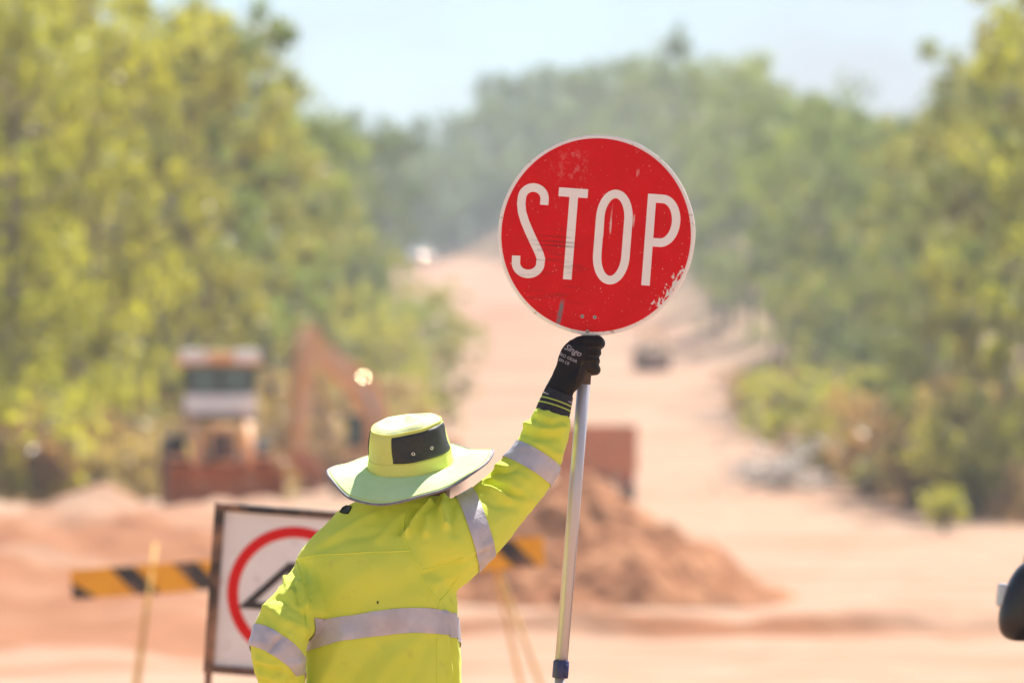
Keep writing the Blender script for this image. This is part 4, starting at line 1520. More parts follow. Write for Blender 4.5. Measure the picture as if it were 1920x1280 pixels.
mb.sphere(hc + hf * .098 + Vector((0, 0, -.058)), .016, 12, 8, (1.4, .8, .7))
for sg_ in (-1, 1):
    mb.sphere(hc + hr * (.080 * sg_) + Vector((0, 0, -.030)), .022, 12, 8, (.5, .8, 1.4))
    mb.sphere(hc + hf * .088 + hr * (.031 * sg_) + Vector((0, 0, .032)), .012, 12, 8)
HIP = P3(724, 1000, 0)
for sg_ in (-1, 1):
    h_ = Vector((HIP.x, FY, .95)) + rv_ * (.09 * sg_)
    limb(mb, [h_[:] + (.085,), (h_ + rv_ * .02 * sg_ + Vector((0, 0, -.25)))[:] + (.075,), (h_ + rv_ * .04 * sg_ + fv_ * .02 + Vector((0, 0, -.48)))[:] + (.055,),
              (h_ + rv_ * .05 * sg_ + Vector((0, 0, -.7)))[:] + (.05,), (h_ + rv_ * .05 * sg_ - fv_ * .02 + Vector((0, 0, -.86)))[:] + (.038,)])
    limb(mb, [(h_ + rv_ * .05 * sg_ - fv_ * .02 + Vector((0, 0, -.88)))[:] + (.036,), (h_ + rv_ * .06 * sg_ + fv_ * .16 + Vector((0, 0, -.915)))[:] + (.028,)])
wpart('body', remesh(mb, .009, 4), 'skin')

# --- trousers and boots -----------------------------------------------------------
mb = MB()
loft(mb, [(726, 1560, .185, .135, 0), (724, 1500, .18, .132, 0), (722, 1420, .165, .12, 0)])
for sg_ in (-1, 1):
    h_ = Vector((HIP.x, FY, .88)) + rv_ * (.09 * sg_)
    limb(mb, [h_[:] + (.105,), (h_ + rv_ * .02 * sg_ + Vector((0, 0, -.2)))[:] + (.098,), (h_ + rv_ * .04 * sg_ + fv_ * .02 + Vector((0, 0, -.42)))[:] + (.082,),
              (h_ + rv_ * .05 * sg_ + Vector((0, 0, -.64)))[:] + (.078,), (h_ + rv_ * .05 * sg_ - fv_ * .015 + Vector((0, 0, -.78)))[:] + (.075,)])
me_ = remesh(mb, .012, 4)
co = get_co(me_); no = get_no(me_)
set_co(me_, co + no * (.006 * fbm(co[:, 0] * 9, co[:, 1] * 9, co[:, 2] * 5, 3))[:, None])
wpart('trousers', me_, 'trousers')
for sg_ in (-1, 1):
    h_ = Vector((HIP.x, FY, 0)) + rv_ * (.14 * sg_) - fv_ * .02
    mb = MB()
    limb(mb, [(h_ + Vector((0, 0, .16)))[:] + (.055,), (h_ + Vector((0, 0, .06)))[:] + (.052,)])
    limb(mb, [(h_ - fv_ * .03 + Vector((0, 0, .05)))[:] + (.048,), (h_ + fv_ * .08 + Vector((0, 0, .048)))[:] + (.046,), (h_ + fv_ * .19 + Vector((0, 0, .045)))[:] + (.04,)])
    me_ = remesh(mb, .008, 4)
    co = get_co(me_); co[:, 2] = np.maximum(co[:, 2], .012); set_co(me_, co)
    bt = wpart('boot', me_, 'boot')
    mb = MB()
    limb(mb, [(h_ - fv_ * .035 + Vector((0, 0, .012)))[:] + (.05,), (h_ + fv_ * .08 + Vector((0, 0, .012)))[:] + (.049,), (h_ + fv_ * .2 + Vector((0, 0, .012)))[:] + (.042,)])
    mb.v = [(x, y, min(max(z, 0.0), .022)) for x, y, z in mb.v]
    me_ = mb.mesh('sole')
    wpart('sole', me_, 'dark', bt)

# --- shirt --------------------------------------------------------------------------
def shirt_material():
    m, nt, b = new_mat('hi_vis_lime_cloth')
    g = G(nt)
    tc = nt.nodes.new('ShaderNodeTexCoord'); P = tc.outputs['Object']
    c = g.mix(g.rng(g.noise(P, 6, 4), .35, .65), (.85, .93, .12, 1), (.80, .89, .10, 1))
    # a little worn-in grime
    c = g.mix(g.m('MULTIPLY', g.rng(g.noise(P, 22, 6, .65), .56, .80), .35), c, (.52, .42, .12, 1))
    nt.links.new(c, b.inputs['Base Color'])
    b.inputs['Roughness'].default_value = .82
    b.inputs['Specular IOR Level'].default_value = .2
    b.inputs['Sheen Weight'].default_value = .25
    b.inputs['Sheen Tint'].default_value = (.9, 1, .5, 1)
    b1 = nt.nodes.new('ShaderNodeBump'); b1.inputs['Strength'].default_value = .25; b1.inputs['Distance'].default_value = .0006
    nt.links.new(g.noise(P, 900, 2), b1.inputs['Height'])
    b2 = nt.nodes.new('ShaderNodeBump'); b2.inputs['Strength'].default_value = .35; b2.inputs['Distance'].default_value = .006
    nt.links.new(g.noise(P, 16, 4, .5, (1, 1, .55), (0, R(20), 0)), b2.inputs['Height'])
    nt.links.new(b1.outputs['Normal'], b2.inputs['Normal'])
    nt.links.new(b2.outputs['Normal'], b.inputs['Normal'])
    # thin cloth lets some light through
    t = nt.nodes.new('ShaderNodeBsdfTranslucent'); nt.links.new(c, t.inputs['Color'])
    ms = nt.nodes.new('ShaderNodeMixShader'); ms.inputs[0].default_value = .18
    nt.links.new(b.outputs[0], ms.inputs[1]); nt.links.new(t.outputs[0], ms.inputs[2])
    nt.links.new(ms.outputs[0], nt.nodes['Material Output'].inputs['Surface'])
    return m


M['shirt'] = shirt_material()
mb = MB()
loft(mb, TORSO, n=60)
limb(mb, R_ARM, n=40, open_end=True); limb(mb, L_ARM, n=40, open_end=True)
# slack cloth of the raised arm running into the side
limb(mb, [P3(800, 1075, -.05)[:] + (.06,), P3(838, 1058, -.035)[:] + (.062,), P3(880, 1025, -.005)[:] + (.058,)])
limb(mb, [P3(602, 1100, .0)[:] + (.055,), P3(594, 1130, -.02)[:] + (.05,)])
shirt_me = remesh(mb, .0058, 7)
bv = bvh_of(shirt_me)
co = get_co(shirt_me); no = get_no(shirt_me)


def polydist(co, pts):
    best = np.full(len(co), 9.0)
    for a_, b in zip(pts[:-1], pts[1:]):
        a_, b = np.array(a_), np.array(b); ab = b - a_
        t = np.clip(((co - a_) @ ab) / max(1e-9, ab @ ab), 0, 1)
        best = np.minimum(best, np.linalg.norm(co - (a_ + t[:, None] * ab), axis=1))
    return best


FOLDS = [  # points on the cloth, width, height (m)
    ([(806, 948), (790, 972), (764, 1000)], .008, .016), ([(786, 950), (770, 978), (752, 998)], .008, -.006), ([(826, 938), (806, 975), (800, 1000)], .007, .012),
    ([(836, 938), (830, 958), (838, 985)], .007, .014), ([(850, 945), (846, 975), (852, 1000)], .009, -.006), ([(756, 965), (730, 990), (712, 1010)], .012, .004),
    ([(908, 903), (930, 912), (952, 924), (978, 930)], .0075, -.010), ([(900, 915), (930, 922), (955, 938)], .008, .007), ([(922, 888), (945, 888), (966, 882)], .008, -.007),
    ([(935, 876), (955, 882), (985, 900)], .010, .005), ([(905, 935), (930, 945), (965, 948)], .012, -.005), ([(960, 905), (985, 935), (1000, 940)], .013, .004),
    ([(985, 812), (1010, 822), (1046, 820)], .008, -.007), ([(990, 798), (1018, 806), (1055, 800)], .008, .007), ([(1000, 785), (1030, 798), (1060, 790)], .007, -.006),
    ([(1008, 830), (1035, 848), (1050, 850)], .010, .005), ([(1010, 775), (1035, 788), (1062, 782)], .006, .004),
    ([(870, 1050), (900, 1030), (925, 1012)], .010, .004), ([(800, 1075), (850, 1058), (905, 1035)], .010, -.006), ([(815, 1095), (845, 1080), (870, 1062)], .010, .005),
    ([(555, 1052), (560, 1095), (572, 1140)], .008, .008), ([(545, 1058), (548, 1095), (560, 1128)], .007, -.008), ([(568, 1055), (572, 1090), (580, 1120)], .007, -.006),
    ([(535, 1060), (537, 1085), (545, 1110)], .007, .006), ([(520, 1120), (545, 1135), (572, 1150)], .012, -.006), ([(500, 1140), (535, 1165), (572, 1182)], .012, .006),
    ([(482, 1248), (520, 1256), (572, 1238)], .009, -.008), ([(485, 1236), (515, 1246), (560, 1240)], .008, .006), ([(490, 1262), (530, 1272), (572, 1262)], .010, .007), ([(495, 1276), (540, 1284), (575, 1276)], .008, -.006),
    ([(508, 1218), (518, 1202), (530, 1193)], .006, -.006),
    ([(832, 1150), (838, 1215), (842, 1290)], .007, .007), ([(845, 1130), (850, 1200), (855, 1290)], .007, .006), ([(838, 1170), (845, 1240), (850, 1290)], .006, -.006),
    ([(600, 1290), (625, 1240), (650, 1190)], .018, .004), ([(650, 1290), (690, 1230), (720, 1200)], .020, -.004), ([(700, 1290), (740, 1235), (775, 1205)], .018, .004), ([(760, 1290), (790, 1240), (805, 1200)], .016, -.003),
    ([(600, 1140), (640, 1100), (690, 1070)], .025, .003), ([(660, 1150), (720, 1110), (780, 1090)], .025, -.003), ([(580, 1060), (590, 1110), (590, 1160)], .014, -.004),
    ([(620, 1010), (660, 985), (700, 965)], .014, .004), ([(600, 1030), (650, 1010), (700, 1000)], .014, -.003),
]
off = .0022 * fbm(co[:, 0] * 14 + co[:, 2] * 5, co[:, 1] * 14, co[:, 2] * 7, 4)
rid = (1 - np.abs(vnoise(co[:, 0] * 11 + co[:, 2] * 16, co[:, 1] * 12, co[:, 2] * 9 - co[:, 0] * 12))) ** 4
rid2 = (1 - np.abs(vnoise(co[:, 0] * 20 - co[:, 2] * 26 + 9, co[:, 1] * 18, co[:, 2] * 14 + co[:, 0] * 18))) ** 5
armw = np.zeros(len(co))
for q in R_ARM[1:] + L_ARM[1:]:
    armw = np.maximum(armw, np.exp(-(np.linalg.norm(co - np.array(q[:3]), axis=1) / .09) ** 2))
waist = sstep(1.42, 1.15, co[:, 2])
off += .0032 * rid * (.45 + .9 * armw + .5 * waist) + .0030 * rid2 * (.2 + armw)
for pts, w, h in FOLDS:
    P_ = [cast(bv, *p)[0] for p in pts]
    P_ = [p for p in P_ if p is not None]
    if len(P_) < 2: continue
    d = polydist(co, [np.array(p) for p in P_])
    off += 1.7 * h * np.exp(-(d / w) ** 2)
set_co(shirt_me, co + no * off[:, None])
relax(shirt_me, 1, .4)
bv = bvh_of(shirt_me)


def shirt_band(point, normal, half, centre, radius, thick=.0026, extra=None):
    """strip of the shirt's own surface between two planes, lifted off it a little"""
    bm = bmesh.new(); bm.from_mesh(shirt_me)
    n_ = Vector(normal).normalized()
    cpt = Vector(centre)
    kill = [f for f in bm.faces if (f.calc_center_median() - cpt).length > radius or abs((f.calc_center_median() - Vector(point)).dot(n_)) > half + .03 or (extra and not extra(f.calc_center_median()))]
    bmesh.ops.delete(bm, geom=kill, context='FACES')
    bm.normal_update()
    for v in bm.verts: v.co += v.normal * thick
    for s in (1, -1):
        geom = bm.verts[:] + bm.edges[:] + bm.faces[:]
        bmesh.ops.bisect_plane(bm, geom=geom, plane_co=Vector(point) + n_ * half * s, plane_no=n_ * s, clear_outer=True)
    bm.normal_update()
    me_ = bpy.data.meshes.new('band')
    bm.to_mesh(me_); bm.free()
    return me_


def plane3(a_, b, c):
    n_ = (b - a_).cross(c - a_).normalized()
    return n_ if n_.z > 0 else -n_


bands = []
A_, B_, C_ = cast(bv, 590, 1189)[0], cast(bv, 812, 1164)[0], cast(bv, 848, 1172)[0]
tc_mid = P3(716, 1180, 0)
n_t = plane3(A_, B_, C_)
n_t = (n_t + Vector((.0, 0, 1.2))).normalized() if n_t.z < .8 else n_t
# keep the strip through both marks on the back
e_ = (B_ - A_).normalized(); n_t = (n_t - e_ * n_t.dot(e_)).normalized()


def torso_only(p):
    q = p - tc_mid
    return abs(q.dot(rv_)) < .205 and abs(q.dot(fv_)) < .165 and not ((p - Vector(L_ARM[3][:3])).length < .072 or (p - Vector(L_ARM[4][:3])).length < .070 or (p - Vector(L_ARM[5][:3])).length < .066)


bands.append(shirt_band((A_ + B_) / 2, n_t, .0275, tc_mid, .32, extra=torso_only))
ra = [Vector(p[:3]) for p in R_ARM]
bands.append(shirt_band(P3(889, 984, -.005), Vector((.93, .10, .30)), .0240, P3(889, 984, -.005), .13))
bands.append(shirt_band(P3(1000, 868, 0.060), (P3(1024, 822, 0.065) - P3(975, 902, 0.050)), .0250, P3(1000, 868, 0.060), .10))
q_ = cast(bv, 515, 1207)[0]
bands.append(shirt_band(q_, Vector((.52, .30, .80)), .0245, P3(526, 1205, -.11), .088, extra=lambda p: (p - P3(575, 1205, 0.02)).dot(Vector((-1, -.35, 0))) > 0))

# seams: raised double-folded lines
SEAMS = [
    [(556, 1050), (575, 1043), (610, 1039), (650, 1037), (700, 1034), (740, 1033), (772, 1031)],
    [(768, 952), (758, 970), (757, 995), (764, 1025), (778, 1052), (790, 1068), (792, 1085), (803, 1105), (823, 1128)],
    [(790, 1068), (830, 1058), (868, 1045)],
    [(823, 1128), (838, 1112), (852, 1092), (862, 1078)],
    [(823, 1128), (821, 1180), (820, 1230), (820, 1285), (820, 1320)],
    [(556, 1048), (562, 1080), (570, 1120), (574, 1165), (577, 1210)],
]
seam_me = []
for s in SEAMS:
    dense = crom(s, len(s) * 7)
    pts = []
    for p in dense:
        l, n_ = cast(bv, *p)
        if l is not None and (not pts or (l - pts[-1]).length < .05): pts.append(l + n_ * .0004)
    if len(pts) > 3:
        seam_me.append(MB().tube(pts, .0021, 6).mesh('seam'))
# neck label and the speck on the back
def patch(corners, lift):
    pts = [cast(bv, *c) for c in corners]
    pts = [p for p in pts if p[0] is not None]
    corners = pts
    print('PATCH', len(pts))
    if len(pts) < 3: return None
    vs_ = [l + n_ * lift for l, n_ in pts] + [l - n_ * .001 for l, n_ in pts]
    n = len(corners)
    return MB().add(vs_, [tuple(range(n))] + [(i, (i + 1) % n, (i + 1) % n + n, i + n) for i in range(n)]).mesh('patch')


lab = patch([(638, 961), (643, 953), (650, 949), (660, 950), (657, 957), (653, 963), (646, 963)], .004)
speck = patch([(707, 1126), (710, 1127), (709, 1132), (707, 1130)], .0015)
shirt = wpart('shirt', shirt_me, 'shirt')
for b in bands: wpart('reflective_tape', b, 'tape', shirt)
for s in seam_me: wpart('seam', s, 'shirt', shirt)
if lab: wpart('neck_label', lab, 'tag_black', shirt)
if speck: wpart('burn_mark', speck, 'tag_black', shirt)


def cuff(path, stripes, parent):
    A = crom(path, 14)
    mb = MB().tube([Vector(a_[:3]) for a_ in A], [a_[3] for a_ in A], 30)
    c = wpart('cuff', mb.mesh('cuff'), 'cuff', parent)
    ln = len(A) - 1
    for t in stripes:
        i = int(t * ln); u = t * ln - i
        p = A[i] * (1 - u) + A[min(i + 1, ln)] * u
        d = Vector(A[min(i + 1, ln)][:3]) - Vector(A[i][:3]); d.normalize()
        s = MB().tube([Vector(p[:3]) - d * .0016, Vector(p[:3]) + d * .0016], p[3] + .0009, 30)
        me_ = s.mesh('cuff_stripe'); wpart('cuff_stripe', me_, 'lime_stripe', parent)
    return c


cuff([P3(1033, 784, 0.074)[:] + (.0412,), P3(1038, 768, 0.076)[:] + (.0402,), P3(1044, 750, 0.078)[:] + (.0370,), P3(1050, 735, 0.079)[:] + (.0335,)], (.44, .60), shirt)
cuff([P3(552, 1360, .01)[:] + (.0435,), P3(560, 1385, .035)[:] + (.040,), P3(568, 1408, .055)[:] + (.036,)], (.4, .6), shirt)


# --- gloves ---------------------------------------------------------------------------
def glove_material():
    m, nt, b = new_mat('glove_knit_and_coating')
    g = G(nt)
    tc = nt.nodes.new('ShaderNodeTexCoord'); P = tc.outputs['Object']
    at = nt.nodes.new('ShaderNodeAttribute'); at.attribute_name = 'coating'
    k = g.mix(g.noise(P, 90, 3), (.009, .008, .011, 1), (.015, .013, .017, 1))
    c2 = g.mix(g.rng(g.noise(P, 60, 5), .35, .7), (.022, .017, .014, 1), (.055, .037, .026, 1))
    fac = g.rng(g.m('ADD', at.outputs['Fac'], g.m('MULTIPLY', g.m('SUBTRACT', g.noise(P, 120, 3), .5), .3)), .42, .58)
    nt.links.new(g.mix(fac, k, c2), b.inputs['Base Color'])
    b.inputs['Roughness'].default_value = .7
    b.inputs['Specular IOR Level'].default_value = .22
    bp = nt.nodes.new('ShaderNodeBump'); bp.inputs['Strength'].default_value = .4; bp.inputs['Distance'].default_value = .001
    nt.links.new(g.noise(P, 420, 2), bp.inputs['Height']); nt.links.new(bp.outputs['Normal'], b.inputs['Normal'])
    return m


M['glove'] = glove_material()


def polepos(py, dx=0.0, toward=0.0):
    p = wpt(pole_px(py), py, PY)
    return Vector((p.x + dx, p.y - toward, p.z))


mb = MB()
# palm and back of the hand
for (px, py, dy, a_, b) in []:
    pass
secs = [(1040, 752, .226, .034, .027), (1048, 735, .228, .034, .027), (1056, 716, .226, .031, .026), (1064, 698, .222, .031, .024), (1071, 678, .218, .032, .022), (1078, 658, .216, .029, .020), (1086, 643, .218, .022, .016)]
A = crom(secs, 26)
vs_, fs_ = [], []
hd = Vector((P3(1086, 643) - P3(1048, 735)).normalized()); hn = Vector((hd.z, 0, -hd.x))
for (px, py, dy, a_, b) in A:
    c = P3(px, py, dy - .15)
    for k in range(26):
        an = 2 * math.pi * k / 26
        vs_.append(c + hn * (a_ * math.cos(an)) + Vector((0, 1, 0)) * (b * math.sin(an)))
for i in range(len(A) - 1):
    for k in range(26):
        x, y = i * 26 + k, i * 26 + (k + 1) % 26
        fs_.append((x, y, y + 26, x + 26))
fs_ += [tuple(reversed(range(26))), tuple((len(A) - 1) * 26 + k for k in range(26))]
mb.add(vs_, fs_, True)
# heel of the palm against the pole
limb(mb, [P3(1062, 728, 0.065)[:] + (.020,), P3(1076, 712, 0.062)[:] + (.021,), P3(1088, 697, 0.064)[:] + (.017,)])
# four fingers closed round the pole, index uppermost
for i, (py, reach, rad) in enumerate(((639.5, .0295, .0122), (656.5, .0240, .0110), (672.5, .0232, .0106), (689, .0250, .0115))):
    k = rad + .0152
    kn = 1.28 if i in (0, 3) else 1.08            # fuller outer knuckles
    pts = [polepos(py + 11, -.034, .030 - .002 * i), polepos(py + 2, -.018, .035), polepos(py - 1, .003, .035), polepos(py + 2, reach * .80, .027),
           polepos(py + 5, reach, .006), polepos(py + 6, reach * .8, -.016), polepos(py + 6, .006, -k), polepos(py + 6, -.012, -k)]
    rr = [rad * 1.15, rad * 1.1, rad * .93, rad * kn, rad * 1.05, rad * .95, rad * .95, rad * .85]
    limb(mb, [tuple(p) + (r_,) for p, r_ in zip(pts, rr)], 14)
# thumb leaves the side of the palm and closes behind the pole
limb(mb, [P3(1060, 712, 0.095)[:] + (.016,), P3(1070, 690, 0.125)[:] + (.0145,), polepos(668, -.006, -.034)[:] + (.0125,), polepos(655, .016, -.036)[:] + (.011,)], 14)
gl_me = remesh(mb, .0024, 4)
co = get_co(gl_me); no = get_no(gl_me)
set_co(gl_me, co + no * (.0007 * fbm(co[:, 0] * 60, co[:, 1] * 60, co[:, 2] * 60, 3))[:, None])
gpx = 960 + co[:, 0] * FPX / co[:, 1]; gpy = 1000 - (co[:, 2] - CAMZ) * FPX / co[:, 1]
dline = gpx - (1074 + (735 - gpy) * .25)      # coating on the palm side of the hand
coat = sstep(-2, 4, dline) * sstep(668, 684, gpy)
cr = np.zeros(len(co))
for yy in (649.5, 666, 682):
    cr = np.maximum(cr, np.exp(-((gpy - yy - 2) / 3.2) ** 2) * sstep(1092, 1104, gpx))
coat = np.maximum(coat, .75 * cr)
a_ = gl_me.attributes.new('coating', 'FLOAT', 'POINT'); a_.data.foreach_set('value', coat)
gbv = bvh_of(gl_me)


def print_on(text, cx, cy, size, ang, shear=0.0, wid=1.0):
    cu = bpy.data.curves.new('print', 'FONT'); cu.body = text; cu.size = 1.0; cu.align_x = 'CENTER'; cu.shear = shear
    cu.resolution_u = 3; cu.offset = .012
    o = bpy.data.objects.new('tmp_print', cu); col.objects.link(o)
    dg = bpy.context.evaluated_depsgraph_get(); dg.update()
    me_ = bpy.data.meshes.new_from_object(o.evaluated_get(dg))
    bpy.data.objects.remove(o)
    bm = bmesh.new(); bm.from_mesh(me_)
    bmesh.ops.subdivide_edges(bm, edges=[e for e in bm.edges if e.calc_length() > .15], cuts=1)
    bmesh.ops.triangulate(bm, faces=bm.faces)
    bad = []
    for v in bm.verts:
        x, y = v.co.x * size * wid, v.co.y * size
        px = cx + x * math.cos(ang) + y * math.sin(ang); py = cy + x * math.sin(ang) - y * math.cos(ang)
        l, n_ = cast(gbv, px, py)
        if l is None: bad.append(v)
        else: v.co = l + n_ * .0007
    bmesh.ops.delete(bm, geom=bad, context='VERTS')
    bm.to_mesh(me_); bm.free()
    return me_


prints = [print_on('Singo', 1072, 661, 15.5, R(27), .35), print_on("PRO GEAR", 1063.5, 672.5, 8.0, R(25)), print_on('EN CE', 1057, 680, 7.5, R(25))]
glove = wpart('glove', gl_me, 'glove')
for p in prints: wpart('print', p, 'print', glove, smooth=False)
band = MB().tube([P3(1036.5, 762, 0.076), P3(1041, 752, 0.077)], [.0385, .0378], 28)
# hem of the glove
hem = []
hc_ = P3(1045, 746, 0.077); ha = (P3(1056, 716, 0.076) - P3(1036, 770, 0.076)).normalized()
e1 = ha.cross(Vector((0, 1, 0))).normalized(); e2 = ha.cross(e1)
for i in range(37):
    t = 2 * math.pi * i / 36
    hem.append(hc_ + e1 * .0365 * math.cos(t) + e2 * .032 * math.sin(t) + ha * (.0012 * math.sin(3 * t)))
hm = MB().tube(hem, .0016, 6, cap=False).mesh('hem')
wpart('hem', hm, 'print', glove)
# the other hand rests on the hip
mb = MB()
hx = P3(575, 1425, .075)
dirh = (rv_ * .75 + fv_ * .35 + Vector((0, 0, -.6))).normalized()
nrm = dirh.cross(Vector((0, 0, 1))).normalized(); spr = dirh.cross(nrm).normalized()
limb(mb, [(hx - dirh * .05)[:] + (.031,), hx[:] + (.032,), (hx + dirh * .05)[:] + (.030,)])
for i in range(4):
    b0 = hx + dirh * .055 + spr * (.024 - .016 * i)
    ll = (.07, .078, .073, .058)[i]
    limb(mb, [b0[:] + (.0105,), (b0 + dirh * ll * .5 - nrm * .006)[:] + (.0098,), (b0 + dirh * ll - nrm * .022)[:] + (.0088,)], 12)
limb(mb, [(hx - dirh * .02 + spr * .025)[:] + (.0135,), (hx + dirh * .02 + spr * .058)[:] + (.012,), (hx + dirh * .05 + spr * .066)[:] + (.010,)], 12)
lg = remesh(mb, .0035, 3)
a_ = lg.attributes.new('coating', 'FLOAT', 'POINT'); a_.data.foreach_set('value', np.zeros(len(lg.vertices)))
wpart('glove', lg, 'glove')

# --- hat ---------------------------------------------------------------------------------
def hat_material(name, a_, b_):
    m, nt, b = new_mat(name)
    g = G(nt)
    tc = nt.nodes.new('ShaderNodeTexCoord'); P = tc.outputs['Object']
    c = g.mix(g.rng(g.noise(P, 12, 5), .35, .65), (*a_, 1), (*b_, 1))
    c = g.mix(g.m('MULTIPLY', g.rng(g.noise(P, 30, 6, .7), .62, .82), .25), c, (.55, .44, .16, 1))
    nt.links.new(c, b.inputs['Base Color'])
    b.inputs['Roughness'].default_value = .85; b.inputs['Specular IOR Level'].default_value = .2
    b1 = nt.nodes.new('ShaderNodeBump'); b1.inputs['Strength'].default_value = .3; b1.inputs['Distance'].default_value = .0008
    nt.links.new(g.noise(P, 700, 2), b1.inputs['Height'])
    b2 = nt.nodes.new('ShaderNodeBump'); b2.inputs['Strength'].default_value = .5; b2.inputs['Distance'].default_value = .006
    nt.links.new(g.noise(P, 22, 3), b2.inputs['Height']); nt.links.new(b1.outputs['Normal'], b2.inputs['Normal'])
    nt.links.new(b2.outputs['Normal'], b.inputs['Normal'])
    return m


M['hat'] = hat_material('faded_lime_hat', (.70, .74, .20), (.66, .68, .17))
M['hat_brim'] = hat_material('faded_lime_brim', (.64, .82, .40), (.60, .78, .34))


def mesh_material():
    m, nt, b = new_mat('black_vent_mesh')
    g = G(nt)
    tc = nt.nodes.new('ShaderNodeTexCoord'); P = tc.outputs['Object']
    w = nt.nodes.new('ShaderNodeTexVoronoi'); w.inputs['Scale'].default_value = 420
    nt.links.new(P, w.inputs['Vector'])
    nt.links.new(g.mix(g.rng(w.outputs['Distance'], .2, .6), (.010, .011, .011, 1), (.030, .032, .028, 1)), b.inputs['Base Color'])
    b.inputs['Roughness'].default_value = .55
    return m


M['hat_mesh'] = mesh_material()
HM = Matrix.Translation(P3(770, 872, .03)) @ Matrix.Rotation(R(-5.5), 4, 'Y') @ Matrix.Rotation(R(15), 4, 'X')
HM_local = Matrix.Translation(-Vector(worker.location)) @ HM


def crown_r(z):
    # z from 0 at the brim to .125 at the top edge
    return np.interp(z, [0, .012, .03, .09, .104, .114, .121, .126], [.101, .100, .0985, .091, .0885, .084, .077, .068])


def crown_pt(ph, z, lift=0.0):
    """ph measured from the side towards the camera, turning to the right"""
    r_ = crown_r(z) + lift + .0030 * float(vnoise(2.2 * math.sin(ph) + 9, 2.2 * math.cos(ph) + 9, z * 30)) * min(1, z / .03) + .0014 * math.sin(3 * ph + 1) * (z / .12) + .0010 * math.sin(7 * ph + z * 40)
    zz = z + (.008 * math.cos(ph - 1.1) + .003 * math.sin(2 * ph)) * (z / .126)
    return Vector((r_ * .99 * math.sin(ph), -r_ * 1.10 * math.cos(ph), zz * .86))


zs = list(np.linspace(0, .104, 14)) + [.109, .114, .118, .1215, .1245, .126]
NS = 72
vs_, fs_ = [], []
for z in zs:
    for k in range(NS):
        vs_.append(crown_pt(2 * math.pi * k / NS, float(z)))
for t in (.93, .86, .7, .5, .3, .12):
    for k in range(NS):
        p = crown_pt(2 * math.pi * k / NS, .126)
        dz = .0035 * (1 - t) - .004 * math.exp(-((t - .86) / .05) ** 2) + .004 * vnoise(p.x * t * 25, p.y * t * 25 + 3)
        vs_.append(Vector((p.x * t, p.y * t, p.z + float(dz) + .004 * (1 - t))))
nr = len(zs) + 6
for i in range(nr - 1):
    for k in range(NS):
        x, y = i * NS + k, i * NS + (k + 1) % NS
        fs_.append((x, y, y + NS, x + NS))
fs_.append(tuple((nr - 1) * NS + k for k in range(NS)))
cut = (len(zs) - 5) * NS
hat = MB().add(vs_, [f for f in fs_ if min(f) < cut], True).build('hat', M['hat'], worker)
hat.matrix_local = HM_local
M['hat_top_lit'] = hat_material('sunlit_lime', (.82, .85, .45), (.76, .79, .36))  # paler lime: the sun's highlight on the crown top put into the colour
MB().add(vs_, [f for f in fs_ if min(f) >= cut], True).build('crown_top', M['hat_top_lit'], hat)

PHW = [-180, -130, -95, -72, -50, -25, 0, 22, 48, 75, 95, 130, 180]
WZ = [-.006, -.020, .002, -.006, -.036, -.036, -.032, -.016, .006, .018, .012, -.010, -.006]
ph_s = np.linspace(-180, 180, 145)
wz_s = np.interp(ph_s, PHW, WZ); kk = np.hanning(9); kk /= kk.sum()
wz_s = np.convolve(np.pad(wz_s[:-1], 8, mode='wrap'), kk, 'same')[8:-8]


def brim_pt(ph, t, dz=0.0):
    r0 = 0.1005
    r1 = .2 + .005 * math.sin(2 * ph + .6)
    rr = r0 + (r1 - r0) * t
    deg = math.degrees(ph)
    deg = (deg + 180) % 360 - 180
    w = float(np.interp(deg, ph_s[:-1], wz_s))
    drop = w * t ** 1.25 + .004 * t * math.sin(5 * ph + .5) + .005 * t * float(vnoise(rr * 14 * math.sin(ph) + 5, rr * 14 * math.cos(ph) + 5))
    kx = .99 * (1 - t) + .99 * t; ky = 1.10 * (1 - t) + 1.02 * t
    return Vector((rr * kx * math.sin(ph), -rr * ky * math.cos(ph), .002 + drop + dz))


NB, NT = 144, 14
vs_, fs_ = [], []
for layer in (0, -.0032):
    for j in range(NT + 1):
        for k in range(NB):
            vs_.append(brim_pt(2 * math.pi * k / NB, j / NT, layer))
st = (NT + 1) * NB
for j in range(NT):
    for k in range(NB):
        a0, b0 = j * NB + k, j * NB + (k + 1) % NB
        fs_.append((a0, b0, b0 + NB, a0 + NB)); fs_.append((a0 + NB + st, b0 + NB + st, b0 + st, a0 + st))
for k in range(NB):
    a0, b0 = NT * NB + k, NT * NB + (k + 1) % NB
    fs_.append((a0, b0, b0 + st, a0 + st))
    a0, b0 = k, (k + 1) % NB
    fs_.append((b0, a0, a0 + st, b0 + st))
brim = MB().add(vs_, fs_, True).build('brim', M['hat_brim'], hat)
MB().tube([brim_pt(2 * math.pi * k / 120, 1.0, -.0016) for k in range(121)], .0030, 8, cap=False).build('brim_piping', M['piping'], hat)
for t in (.93,):
    MB().tube([brim_pt(2 * math.pi * k / 120, t, .0005) for k in range(121)], .0008, 5, cap=False).build('stitching', M['hat'], hat)
for z in (.034,):
    MB().tube([crown_pt(2 * math.pi * k / 90, z, .0004) for k in range(91)], .0011, 5, cap=False).build('band_seam', M['hat'], hat)
MB().tube([crown_pt(2 * math.pi * k / 90, .1145, .0006) for k in range(91)], .0020, 6, cap=False).build('top_seam', M['hat'], hat)
MB().tube([crown_pt(2 * math.pi * k / 90, .002, .0006) for k in range(91)], .0016, 6, cap=False).build('base_seam', M['hat'], hat)


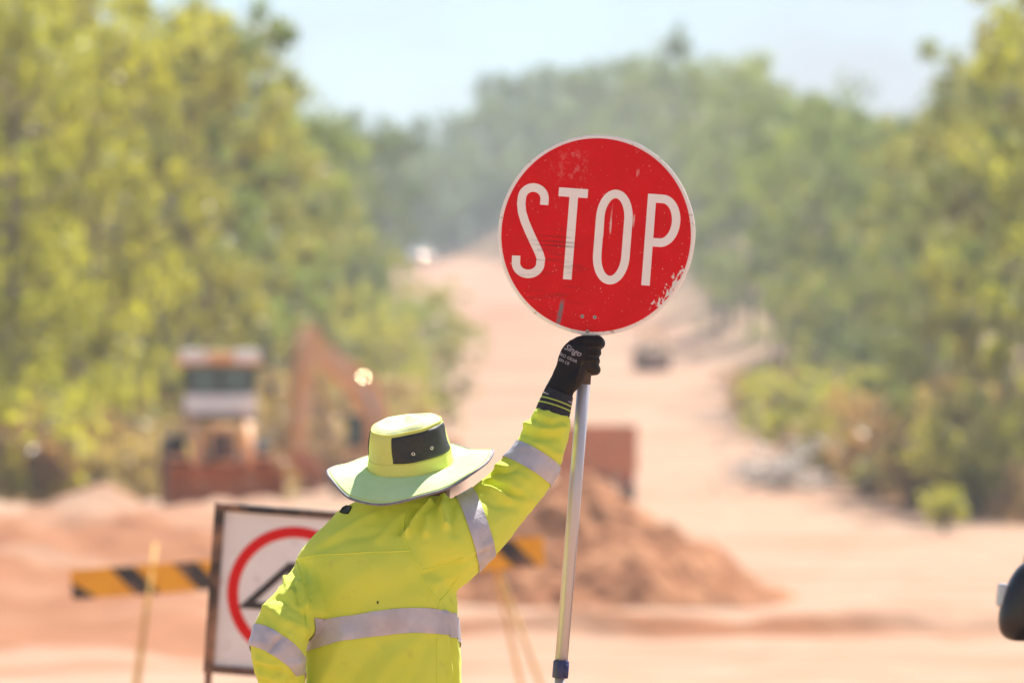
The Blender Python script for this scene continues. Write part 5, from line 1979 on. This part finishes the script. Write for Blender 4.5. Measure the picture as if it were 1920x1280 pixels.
def vent(a0, a1, z0, z1):
    vs_, fs_ = [], []
    n, m_ = 26, 12
    for j in range(m_ + 1):
        for i in range(n + 1):
            ph = R(a0 + (a1 - a0) * i / n); z = z0 + (z1 - z0) * j / m_
            vs_.append(crown_pt(ph, z, .0016 + .0012 * math.sin(ph * 9 + z * 60) * (j > 0) * (j < m_)))
    for j in range(m_ + 1):
        for i in range(n + 1):
            ph = R(a0 + (a1 - a0) * i / n); z = z0 + (z1 - z0) * j / m_
            vs_.append(crown_pt(ph, z, -.001))
    st_ = (n + 1) * (m_ + 1)
    for j in range(m_):
        for i in range(n):
            x = j * (n + 1) + i
            fs_.append((x, x + 1, x + n + 2, x + n + 1)); fs_.append((x + st_, x + n + 1 + st_, x + n + 2 + st_, x + 1 + st_))
    for j in range(m_):
        for x in (j * (n + 1), j * (n + 1) + n):
            fs_.append((x, x + n + 1, x + n + 1 + st_, x + st_))
    for i in range(n):
        for x in (i, m_ * (n + 1) + i):
            fs_.append((x, x + 1, x + 1 + st_, x + st_))
    return MB().add(vs_, fs_, True).build('vent_panel', M['hat_mesh'], hat)


vent(-24, 82, .038, .1085)
vent(-178, -98, .038, .1085)
for (ph, z) in ((R(6), .060), (R(34), .064), (R(-128), .06), (R(-150), .064)):
    c = crown_pt(ph, z, .0032); o_ = (crown_pt(ph, z, .01) - crown_pt(ph, z, 0)).normalized()
    e1 = Vector((0, 0, 1)).cross(o_).normalized(); e2 = o_.cross(e1)
    MB().tube([c + e1 * .0034 * math.cos(t) + e2 * .0034 * math.sin(t) for t in np.linspace(0, 2 * math.pi, 21)], .0011, 6, cap=False).build('eyelet', M['chrome'], hat)

# ------------------------------------------------------------------ dusty air
hz = MB().box((0, 590, 31), (700, 1300, 78)).build('haze', None)
hm_ = bpy.data.materials.new('dusty_air'); hm_.use_nodes = True
hn_ = hm_.node_tree.nodes; hn_.remove(hn_['Principled BSDF'])
pv = hn_.new('ShaderNodeVolumePrincipled')
pv.inputs['Color'].default_value = (.82, .88, .96, 1)
pv.inputs['Density'].default_value = .00036
pv.inputs['Anisotropy'].default_value = .2
hm_.node_tree.links.new(pv.outputs[0], hn_['Material Output'].inputs['Volume'])
hz.data.materials.append(hm_)
tag(hz, 'thin pale dusty air over the road works', 'haze', kind='stuff')
